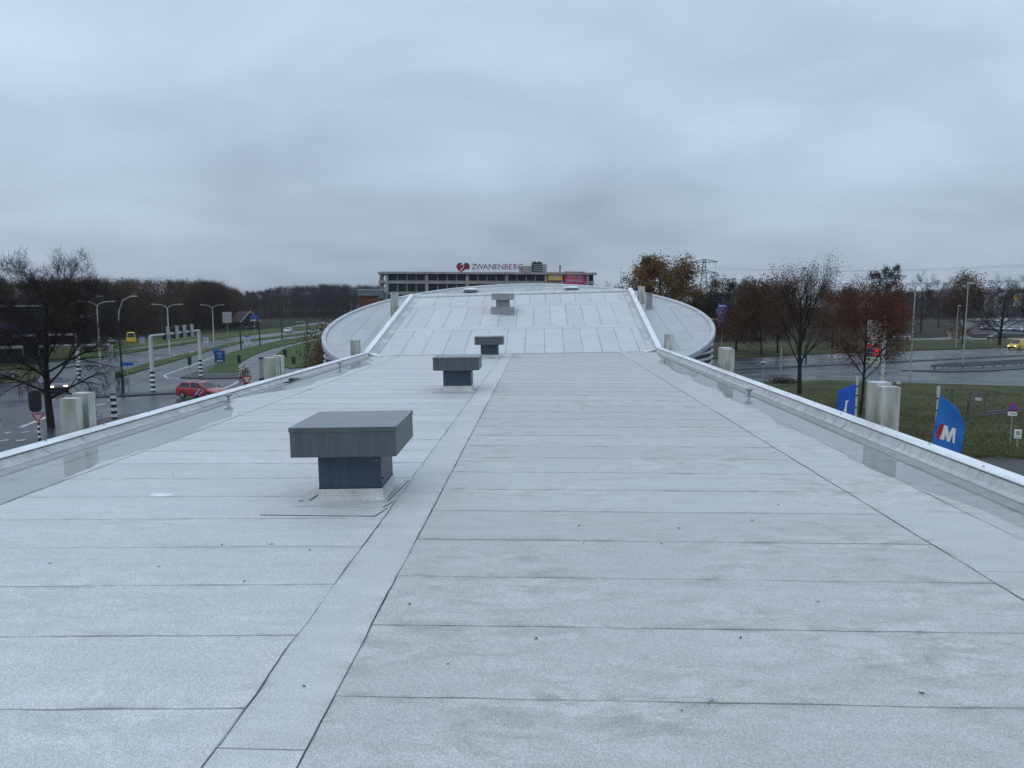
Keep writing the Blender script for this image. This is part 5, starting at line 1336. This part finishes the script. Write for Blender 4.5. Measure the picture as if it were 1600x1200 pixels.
# guardrail
def guardrail(label, pts, h=.72, post_dx=4.0, n_=14):
    Q = [Vector((G(x, y).x, G(x, y).y, 0)) for x, y in pts]; t = thing('guardrail', label, 'guardrail', Q[0])
    for z, hh in ((h - .16, .31),):
        m = MB(); vs = []
        for q in Q:
            o_ = q - Q[0]
            for dz, dy in ((-.155, 0), (-.10, -.04), (-.03, 0.0), (.03, 0.0), (.10, -.04), (.155, 0)): vs.append((o_.x, o_.y + dy, z + dz))
        k6 = 6; m.add(vs, [(i * k6 + j, (i + 1) * k6 + j, (i + 1) * k6 + j + 1, i * k6 + j + 1) for i in range(len(Q) - 1) for j in range(5)]); m.build('rail', M['galv_d'], t)
    L = [0]
    for a, b in zip(Q[:-1], Q[1:]): L.append(L[-1] + (b - a).length)
    for k in range(n_):
        s = L[-1] * (k + .5) / n_; i = max(j for j in range(len(Q) - 1) if L[j] <= s); q = Q[i].lerp(Q[i + 1], (s - L[i]) / (L[i + 1] - L[i])) - Q[0]
        m = MB(); m.box((q.x, q.y + .08, h * .48), (.10, .08, h * .96)); m.build('post', M['galv_d'], t)
M['galv_d'] = pmat('galv_dull', (0.13, 0.135, 0.145), (0.09, 0.095, 0.10), 1.0, 0.5, metal=0.2)
guardrail('weathered steel guardrail on the dark divider, front run', [(1453, 579), (1460, 578.6), (1500, 578.2), (1550, 576), (1600, 573.2), (1700, 568)], n_=16)
guardrail('weathered steel guardrail on the dark divider, rear run', [(1453, 578.8), (1470, 576.5), (1520, 574), (1570, 571), (1620, 568), (1700, 564)], n_=14)
guardrail('low steel barrier rail by the wire gate below the lawn', [(1537, 655), (1560, 652.5), (1600, 648), (1680, 640)], .55, n_=7)
# wire gate and bits of fence
P = G(1538, 655); H_ = ztop(P, 1538, 612); k = mpp(P); t = thing('wire_gate', 'galvanised wire gate with small white plate on the lawn', 'gate', (P.x, P.y, 0), face_cam_rz(P)); w_ = 18 * k
for s in (-1, 0.0): m = MB(); m.lathe([(.05, 0), (.05, H_)], 8, (s * w_, 0, 0)); m.build('post', M['galv_d'], t)
m = MB()
for z in (H_ * .96, H_ * .55, .25): m.tube((-w_, 0, z), (0, 0, z), .025, n=5)
m.build('frame', M['galv_d'], t)
m = MB()
for i in range(1, 12): m.tube((-w_ + w_ * i / 12, 0, .25), (-w_ + w_ * i / 12, 0, H_ * .96), .006, n=3)
for i in range(1, 9): m.tube((-w_, .01, .25 + (H_ - .3) * i / 9), (0, .01, .25 + (H_ - .3) * i / 9), .006, n=3)
stuff(m.build('mesh', M['galv_d'], t))
m = MB(); m.box((-w_ * .45, -.04, H_ * .72), (w_ * .42, .02, .22)); m.build('plate', M['dirty_white'], t)
P0 = G(1556, 645); t = thing('wire_fence', 'thin wire fence running along the lawn behind the gate', 'fence', (P0.x, P0.y, 0), face_cam_rz(P0)); k = mpp(P0)
for i in range(6): m = MB(); m.lathe([(.035, 0), (.035, 1.75)], 6, (i * 2.4, 0, 0)); m.build('post', M['galv_d'], t)
for z in (.4, .9, 1.35, 1.7): m = MB(); m.tube((0, 0, z), (12, 0, z), .008, n=3); m.build('wire', M['galv_d'], t)
for i, (bx, by, ty) in enumerate(((1486, 640, 608), (1512, 648, 625))):
    P = G(bx, by); H_ = ztop(P, bx, ty); t = thing('fence_post', ('slim green post with dark knob near the azure flag', 'short dark leaning post beside the wire gate')[i], 'post', (P.x, P.y, 0)); m = MB(); m.lathe([(.05, 0), (.05, H_ - .1)], 8); m.build('post', M['green_p'] if i == 0 else M['black'], t); m = MB(); m.lathe([(.08, H_ - .14), (.10, H_ - .06), (.05, H_)], 8); m.build('knob', M['black'], t)
# no-stopping sign and notice
P = G(1578, 697); k = mpp(P); H_ = ztop(P, 1578, 629); t = thing('no_parking_sign', 'round blue no-parking sign with red ring above a white arrow plate', 'road sign', (P.x, P.y, 0), face_cam_rz(P)); r_ = 5.7 * k
m = MB(); m.lathe([(.03, 0), (.03, H_ - .02)], 8, (0, .05, 0)); m.build('post', M['galv'], t)
def disc(r, y, z, mat_, parent, nm, th=.02):
    m = MB(); m.plate([(r * math.cos(2 * math.pi * i / 24), r * math.sin(2 * math.pi * i / 24)) for i in range(24)], th, ((0, y, z), (1, 0, 0), (0, 0, 1), (0, 1, 0))); return m.build(nm, mat_, parent)
zc_ = H_ - r_; disc(r_, 0, zc_, M['red'], t, 'ring'); disc(r_ * .78, -.016, zc_, M['blue'], t, 'face')
m = MB(); m.plate([(-.62 * r_, .45 * r_), (-.45 * r_, .62 * r_), (.62 * r_, -.45 * r_), (.45 * r_, -.62 * r_)], .01, ((0, -.034, zc_), (1, 0, 0), (0, 0, 1), (0, 1, 0))); m.build('bar', M['red'], t)
m = MB(); m.box((0, 0, zc_ - r_ * 1.55), (r_ * 1.7, .02, r_ * .85)); pl = m.build('plate', M['white'], t)
m = MB(); m.box((0, -.015, zc_ - r_ * 1.55), (r_ * 1.1, .01, r_ * .14)); m.add([(r_ * .7, -.02, zc_ - r_ * 1.55), (r_ * .4, -.02, zc_ - r_ * 1.35), (r_ * .4, -.02, zc_ - r_ * 1.75)], [(0, 1, 2)]); m.build('arrow', M['black'], pl)
board('notice_sign', 'small white notice on a short stake beside the no-parking sign', 'notice', 1587, 702, 1584.2, 671, 1592, 685, 'white', 1, rows=((.25, .8, .4, .85, 'office_con'), (.2, .85, .12, .18, 'office_con')))
for bx, by in ((1361, 598), (1402, 601.5)):
    P = G(bx, by); t = thing('kerb_light', 'small white twin kerb marker between lawn and road', 'marker', (P.x, P.y, .1), 0, 'white kerb markers'); 
    m = MB(); m.bbox((0, 0, .12), (.12, .12, .3), .02); m.build('body', M['white'], t); m = MB(); m.bbox((.22, 0, .10), (.12, .12, .24), .02); m.build('cap', M['white'], t)
# flags
def flag(label, px_pole, top_y, base, outline, mat_, side, marks):
    """outline in photo pixels"""
    P = base; k = mpp(P); H_ = ztop(P, px_pole, top_y); t = thing('flag', label, 'flag', (P.x, P.y, 0), face_cam_rz(P))
    m = MB(); m.lathe([(.055, 0), (.05, H_ - .35), (.065, H_ - .34), (.065, H_)], 10); m.build('pole', M['white_post'], t)
    m = MB(); m.lathe([(.08, H_), (.08, H_ + .02), (.03, H_ + .05)], 10); m.build('pole_cap', M['hall_dark'], t)
    def loc(x, y): return ((x - px_pole) * k, ztop(P, x, y))
    o = [loc(x, y) for x, y in outline]
    # cloth grid between pole edge and free edge
    nx, nz = 10, 26; zt_ = max(z for _, z in o); zb_ = min(z for _, z in o); vs = []
    pole_e = [q for q in o if True]
    def width_at(z):
        xs_ = []
        for (xa, za), (xb, zb2) in zip(o, o[1:] + o[:1]):
            if (za - z) * (zb2 - z) <= 0 and abs(za - zb2) > 1e-6: f = (z - za) / (zb2 - za); xs_.append(xa + (xb - xa) * f)
        return (min(xs_), max(xs_)) if xs_ else (0, 0)
    def bulge(u, z): return .05 * math.sin(u * 3.0 + z * 2.2) * u + .03 * math.sin(z * 5 + u * 4) * u
    for j in range(nz + 1):
        z = zb_ + (zt_ - zb_) * (j / nz) * .9999 + .0001; a, b = width_at(z)
        for i in range(nx + 1):
            u = i / nx; vs.append((a + (b - a) * u, bulge(abs(a + (b - a) * u), z) - .06, z))
    m = MB(); m.add(vs, [(j * (nx + 1) + i, j * (nx + 1) + i + 1, (j + 1) * (nx + 1) + i + 1, (j + 1) * (nx + 1) + i) for j in range(nz) for i in range(nx)])
    cl = m.build('cloth', M[mat_], t, smooth=True); sol = cl.modifiers.new('thick', 'SOLIDIFY'); sol.thickness = .006
    for nm, pts, mt in marks:
        # subdivide mark outline as a thin plate following the cloth
        q = [loc(x, y) for x, y in pts]; m = MB(); m.poly([(x, bulge(abs(x), z) - .075, z) for x, z in q]); m.build(nm, M[mt], cl)
    for f in (.5, .75, .93):
        z = zb_ + (zt_ - zb_) * f; m = MB(); m.lathe([(.075, 0), (.075, .05)], 8, (0, 0, z)); m.build('clip', M['black'], t)
    return t
def flag_base(px, top_y, H_):
    d = ray(px, top_y); s = (H_ - EYE.z) / d.z; q = EYE + d * s; return Vector((q.x, q.y, 0))
fb = flag_base(1467, 602, 5.0)
flag('azure banner flag with a white slanted M and red blade mark', 1467, 602, fb, [(1469, 616), (1477, 624), (1488, 634), (1495, 648), (1499, 661), (1500, 672), (1498, 720), (1462, 720), (1463, 690)], 'flag_b', 1,
     [('red_mark', [(1472.5, 661), (1475.5, 663), (1475, 671), (1473.5, 679), (1471, 685), (1468.5, 685), (1467.5, 681), (1468, 675), (1469.5, 668)], 'red'),
      ('letter_m', [(1476, 664), (1480.5, 665.5), (1482, 678), (1486, 667.5), (1490, 669), (1489.5, 693), (1487, 690.5), (1486.8, 678), (1483.5, 690.5), (1480.5, 689), (1478, 678), (1477.3, 687.5), (1471.5, 685.5), (1474.3, 676)], 'white')])
fb = flag_base(1340, 588, 5.0)
flag('cobalt banner flag with small white lettering and a slanted top', 1340, 586, fb, [(1338.5, 599), (1328, 604), (1315.5, 610), (1315, 640), (1317, 672), (1337, 676)], 'flag_a', -1,
     [('lettering', [(1326, 626), (1330, 625.5), (1329.8, 628), (1328.5, 628.2), (1328, 635), (1328, 646), (1325.8, 646), (1325.5, 641), (1323.8, 645.5), (1323, 645.5), (1326, 635)], 'white')])

# pylon and its wires
Dp = 690.0; Pp = atD(1098, 500, Dp); Ht = ztop(Pp, 1098, 405)
t = thing('pylon', 'tall lattice power pylon fading in the haze beyond the warehouse', 'pylon', (Pp.x, Pp.y, 0), face_cam_rz(Pp)); k = Dp / F
m = MB()
def leg_w(z): return 4.2 * (1 - z / Ht) + .75
lev = [0, 9, 17, 24, 30, 35, 39.5, 43.5, 47, Ht]
for sx in (-1, 1):
    for sy2 in (-1, 1): m.sweep([(sx * leg_w(z), sy2 * leg_w(z), z) for z in lev], .42, 4)
m.build('tower_leg', M['steel_far'], t); m = MB()
for a, b in zip(lev[:-1], lev[1:]):
    for s in (-1, 1):
        for sy2 in (-1, 1):
            m.tube((-s * leg_w(a), sy2 * leg_w(a), a), (s * leg_w(b), sy2 * leg_w(b), b), .24, n=3); m.tube((s * leg_w(a), -sy2 * leg_w(a), a), (s * leg_w(b), sy2 * leg_w(b), b), .24, n=3)
m.build('bracing', M['steel_far'], t)
wire_pts = []
for py, half_px, in ((409.5, 19.5), (426.5, 19.5)):
    z = ztop(Pp, 1098, py); hx = half_px * k; m = MB()
    for s in (-1, 1):
        for yy in (-.7, .7): m.tube((0, yy, z), (s * hx, 0, z), .36, n=4)
        m.tube((0, 0, z + 2.6), (s * hx, 0, z + .1), .36, n=4)
        for q in range(1, 6): m.tube((s * hx * q / 6, 0, z), (s * hx * q / 6, 0, z + 2.6 * (1 - q / 6)), .09, n=3)
    a = m.build('crossarm', M['steel_far'], t)
    for s in (-1, 1):
        for q in ((.82,) if py < 415 else (.98, .55)):
            m = MB(); m.lathe([(.18, -4.6), (.18, 0)], 6, (s * hx * q, 0, z)); m.build('insulator', M['steel_far'], a)
            wire_pts.append((s * hx * q, z - 4.6))
for i, (lx, z) in enumerate(wire_pts):
    if lx < 0 and i % 2: continue
    ca, sa = math.cos(t.rotation_euler.z), math.sin(t.rotation_euler.z); A0 = Vector((Pp.x + lx * ca, Pp.y + lx * sa, z)); A1 = Vector((430 + lx * .9, 330 + lx, z + 4)); pts = []
    for q in range(25): f = q / 24; p = A0.lerp(A1, f); p.z -= 4 * f * (1 - f) * 11; pts.append(p)
    m = MB(); m.sweep([p - A0 for p in pts], .08, 3); o = m.build('power_line', M['steel_far'], None, loc=A0); tag(o, 'thin high-voltage wire running from the pylon crossarm', 'power line', 'wires of the pylon')

# ================================================================== vehicles
def make_car(label, P, rz, paint, L=4.3, Wd=1.78, H_=1.46, kind='hatch', group=None, lights=False, livery=False):
    t = thing('parked_car' if group else 'car', label, 'car' if kind != 'van' else 'van', (P[0], P[1], 0.012), rz, group)
    hw = Wd / 2; zb = .22
    prof = {'hatch': [(-.5, .62, .86), (-.49, .80, .93), (-.47, .93, .97), (-.40, .97, .99), (-.2, .965, 1.0), (.08, .945, 1.0), (.2, .935, 1.0), (.30, .89, .99), (.40, .82, .96), (.46, .74, .90), (.49, .62, .80), (.5, .50, .74)],
            'van': [(-.5, .95, .92), (-.495, 1.05, .96), (-.45, 1.1, .99), (-.1, 1.1, 1.0), (.2, 1.08, 1.0), (.3, 1.04, .99), (.40, .96, .96), (.46, .86, .90), (.49, .66, .82), (.5, .5, .76)]}[kind]
    m = MB(); vs = []
    for fx, zt, wf in prof:
        x = fx * L; w = hw * wf; zm = zb + (zt - zb) * .55
        half = [(w * .90, zb), (w * .985, zb + .10), (w, zm), (w * .985, zt - .10), (w * .93, zt - .02), (w * .55, zt + .015)]
        vs += [(x, -y, z) for y, z in half] + [(x, y, z) for y, z in half[::-1]]
    r = 12; n = len(prof)
    fs = [(i * r + j, (i + 1) * r + j, (i + 1) * r + (j + 1) % r, i * r + (j + 1) % r) for i in range(n - 1) for j in range(r)]
    fs += [tuple(range(r)), tuple(range(n * r - 1, (n - 1) * r - 1, -1))]
    m.add(vs, fs); body = m.build('body', M[paint], t, smooth=False)
    bz = {'hatch': .93, 'van': 1.04}[kind]
    if kind == 'hatch': bx0, bx1, tx0, tx1 = -.47 * L, .26 * L, -.36 * L, .06 * L
    else: bx0, bx1, tx0, tx1 = -.495 * L, .33 * L, -.48 * L, .14 * L
    yb, yt = hw * .93, hw * .74
    m = MB(); q = [(bx0, -yb, bz), (bx1, -yb, bz), (bx1, yb, bz), (bx0, yb, bz), (tx0, -yt, H_ - .05), (tx1, -yt, H_ - .05), (tx1, yt, H_ - .05), (tx0, yt, H_ - .05), (tx0 + .2, -yt * .8, H_), (tx1 - .25, -yt * .8, H_), (tx1 - .25, yt * .8, H_), (tx0 + .2, yt * .8, H_)]
    m.add(q, [(0, 1, 5, 4), (1, 2, 6, 5), (2, 3, 7, 6), (3, 0, 4, 7), (4, 5, 9, 8), (5, 6, 10, 9), (6, 7, 11, 10), (7, 4, 8, 11), (8, 9, 10, 11)]); m.build('cabin', M[paint], t)
    def quad(nm, c4, inset, off, mat_):
        c4 = [Vector(p) for p in c4]; ce = sum(c4, Vector()) / 4; nrm = (c4[1] - c4[0]).cross(c4[3] - c4[0]).normalized() * off
        m = MB(); m.add([ce + (p - ce) * inset + nrm for p in c4], [(0, 1, 2, 3)]); return m.build(nm, M[mat_], t)
    for s in (-1, 1):
        A = [(bx0 + .05, s * yb, bz), (bx1 - .1, s * yb, bz), (tx1 - .05, s * yt, H_ - .05), (tx0 + .08, s * yt, H_ - .05)]
        A = A if s < 0 else [A[1], A[0], A[3], A[2]]
        sp_ = .47 if kind == 'hatch' else .62
        lerp = lambda p, q2, f: tuple(a + (b - a) * f for a, b in zip(p, q2))
        m0, m1 = lerp(A[0], A[1], sp_), lerp(A[3], A[2], sp_)
        quad('side_window', (A[0], m0, m1, A[3]), .86, .006, 'glass' if kind == 'hatch' else paint); quad('side_window', (m0, A[1], A[2], m1), .84, .006, 'glass')
        m = MB(); m.bbox((bx1 - .12, s * (hw + .07), bz + .06), (.12, .16, .13), .03); m.build('mirror', M['black_s'], t)
        for fx in (-.31, .32):
            wx = fx * L; m = MB(); pts = [(wx + .36 * math.cos(a), .36 * math.sin(a) + .33) for a in [k * math.pi / 8 for k in range(16)]]
            m.plate([(x, max(.2, z)) for x, z in pts], .02, ((0, s * (hw * .985), 0), (1, 0, 0), (0, 0, 1), (0, 1, 0))); m.build('wheel_arch', M['black'], t)
            m = MB(); m.lathe([(.2, -.09), (.30, -.10), (.315, -.06), (.315, .06), (.30, .10), (.2, .09)], 16); w_ = m.build('wheel', M['tyre'], t, loc=(wx, s * (hw - .08), .315)); w_.rotation_euler = (math.pi / 2, 0, 0)
            m = MB(); m.lathe([(.20, -.10), (.205, .0), (.20, .10)], 12); m.build('rim', M['rim'], w_)
        x0_ = .487 * L; m = MB(); m.bbox((x0_ - .05, s * hw * .62, .66), (.16, .34, .13), .03); m.build('headlight', M['lamp_on'] if lights else M['car_silver'], t)
        m = MB(); m.bbox((-.488 * L, s * hw * .74, .82), (.1, .2, .2), .02); m.build('tail_light', M['red'], t)
        if livery:
            for (u0, sl, wd, mt) in ((.02, .5, .17, 'blue_p'), (.065, .5, .10, 'white'), (.12, .5, .15, 'blue_p'), (.17, .5, .06, 'white')):
                x_ = u0 * L; m = MB(); yy = s * (hw + .008)
                m.add([(x_ - .30, yy, .36), (x_ - .30 + wd, yy, .36), (x_ + .22 + wd, yy * .99, .86), (x_ + .22, yy * .99, .86)], [(0, 1, 2, 3)]); m.build('stripe', M[mt], body)
    quad('windscreen', [(bx1, -yb, bz), (bx1, yb, bz), (tx1, yt, H_ - .05), (tx1, -yt, H_ - .05)], .88, .006, 'glass')
    quad('rear_window', [(bx0, yb, bz), (bx0, -yb, bz), (tx0, -yt, H_ - .05), (tx0, yt, H_ - .05)], .80, .006, 'glass')
    m = MB(); m.bbox((.495 * L, 0, .42), (.08, Wd * .72, .26), .02); m.build('grille', M['black_s'], t)
    m = MB(); m.bbox((-.497 * L, 0, .62), (.04, .5, .11), .01); m.build('number_plate', M['yellow'], t)
    if livery:
        m = MB(); m.bbox((-.14 * L, 0, H_ + .04), (.22, 1.05, .08), .02); m.build('light_bar', M['clad_w'], t)
    return t
def head(px, py, dx, dy):
    """heading so that the car's nose points from pixel to pixel+(dx,dy) on the ground"""
    a, b = G(px, py), G(px + dx, py + dy); return math.atan2(b.y - a.y, b.x - a.x)
make_car('red emergency-service car with blue and white diagonal stripes turning at the junction', G(316, 622), head(316, 622, 30, 1.5), 'red_p', 4.3, 1.8, 1.47, livery=True)
make_car('white car driving on the far carriageway near the goal frame', G(450, 520), head(450, 520, -20, 3.2), 'car_white', 4.4)
make_car('yellow van with lit headlights on the carriageway behind the guardrail', G(1592, 546), head(1592, 546, -20, .9), 'yellow_p', 4.6, 1.85, 1.85, 'van', lights=True)
make_car('dark hatchback parked at the car park entrance road', G(1557, 530.5), head(1557, 530.5, -20, .2), 'car_black', 4.3, 1.8, 1.5)
make_car('white car on the side road partly hidden by the rust beech', G(1406, 531), head(1406, 531, -20, .2), 'car_white', 4.5)
make_car('grey car parked below the winter wood near the white lamp', G(167, 538), head(167, 538, 20, 1.2), 'car_grey', 4.3)
make_car('dark car with lit headlights waiting behind the large bare tree', G(84, 612), head(84, 612, 14, 5), 'car_navy', 4.3, lights=True)
make_car('pale car at the junction left of the large bare tree', G(-8, 594), head(-8, 594, 25, -2), 'car_grey', 4.3)
t = make_car('orange-yellow delivery van parked with its back to the road below the wood', G(205, 535), head(205, 535, -2, -8), 'yellow', 4.8, 1.9, 2.2, 'van')
cols = ['car_white', 'car_navy', 'car_silver', 'car_white', 'car_silver', 'car_grey', 'car_white', 'car_wine', 'car_silver', 'car_black']
protos = {}
rc_ = random.Random(3)
def park(bx, by, dxy, c_, where):
    P = G(bx, by); rz = head(bx, by, *dxy); lab = '%s car parked in the %s of the car park' % ({'car_white': 'white', 'car_navy': 'navy', 'car_silver': 'silver', 'car_black': 'black', 'car_grey': 'grey', 'car_wine': 'wine-red'}[c_], where)
    if c_ not in protos: protos[c_] = make_car(lab, P, rz, c_, 4.3, 1.78, 1.46, group='cars in the car park')
    else: dup(protos[c_], (P.x, P.y, .012), rz, lab, 'cars in the car park')
for i in range(9): park(1537 + i * 10.5, 515.5 + i * .45, (-14, 1.6), cols[i], 'front row')
for i in range(10): park(1516 + i * 11 + rc_.uniform(-2, 2), 502.5, (-10, .8), cols[(i * 3 + 1) % 10], 'back row')

# ================================================================== damp air
hz = MB(); hz.box((0, 0, 30), (4100, 4100, 66))
ho = hz.build('haze', None)
hm = bpy.data.materials.new('haze'); hm.use_nodes = True
hn, hl = hm.node_tree.nodes, hm.node_tree.links
hn.remove(hn['Principled BSDF'])
pv = hn.new('ShaderNodeVolumePrincipled'); pv.inputs['Color'].default_value = (0.86, 0.92, 1.0, 1); pv.inputs['Density'].default_value = 0.0001
pv.inputs['Anisotropy'].default_value = 0.0
hl.new(pv.outputs[0], hn['Material Output'].inputs['Volume'])
ho.data.materials.append(hm); stuff(ho)
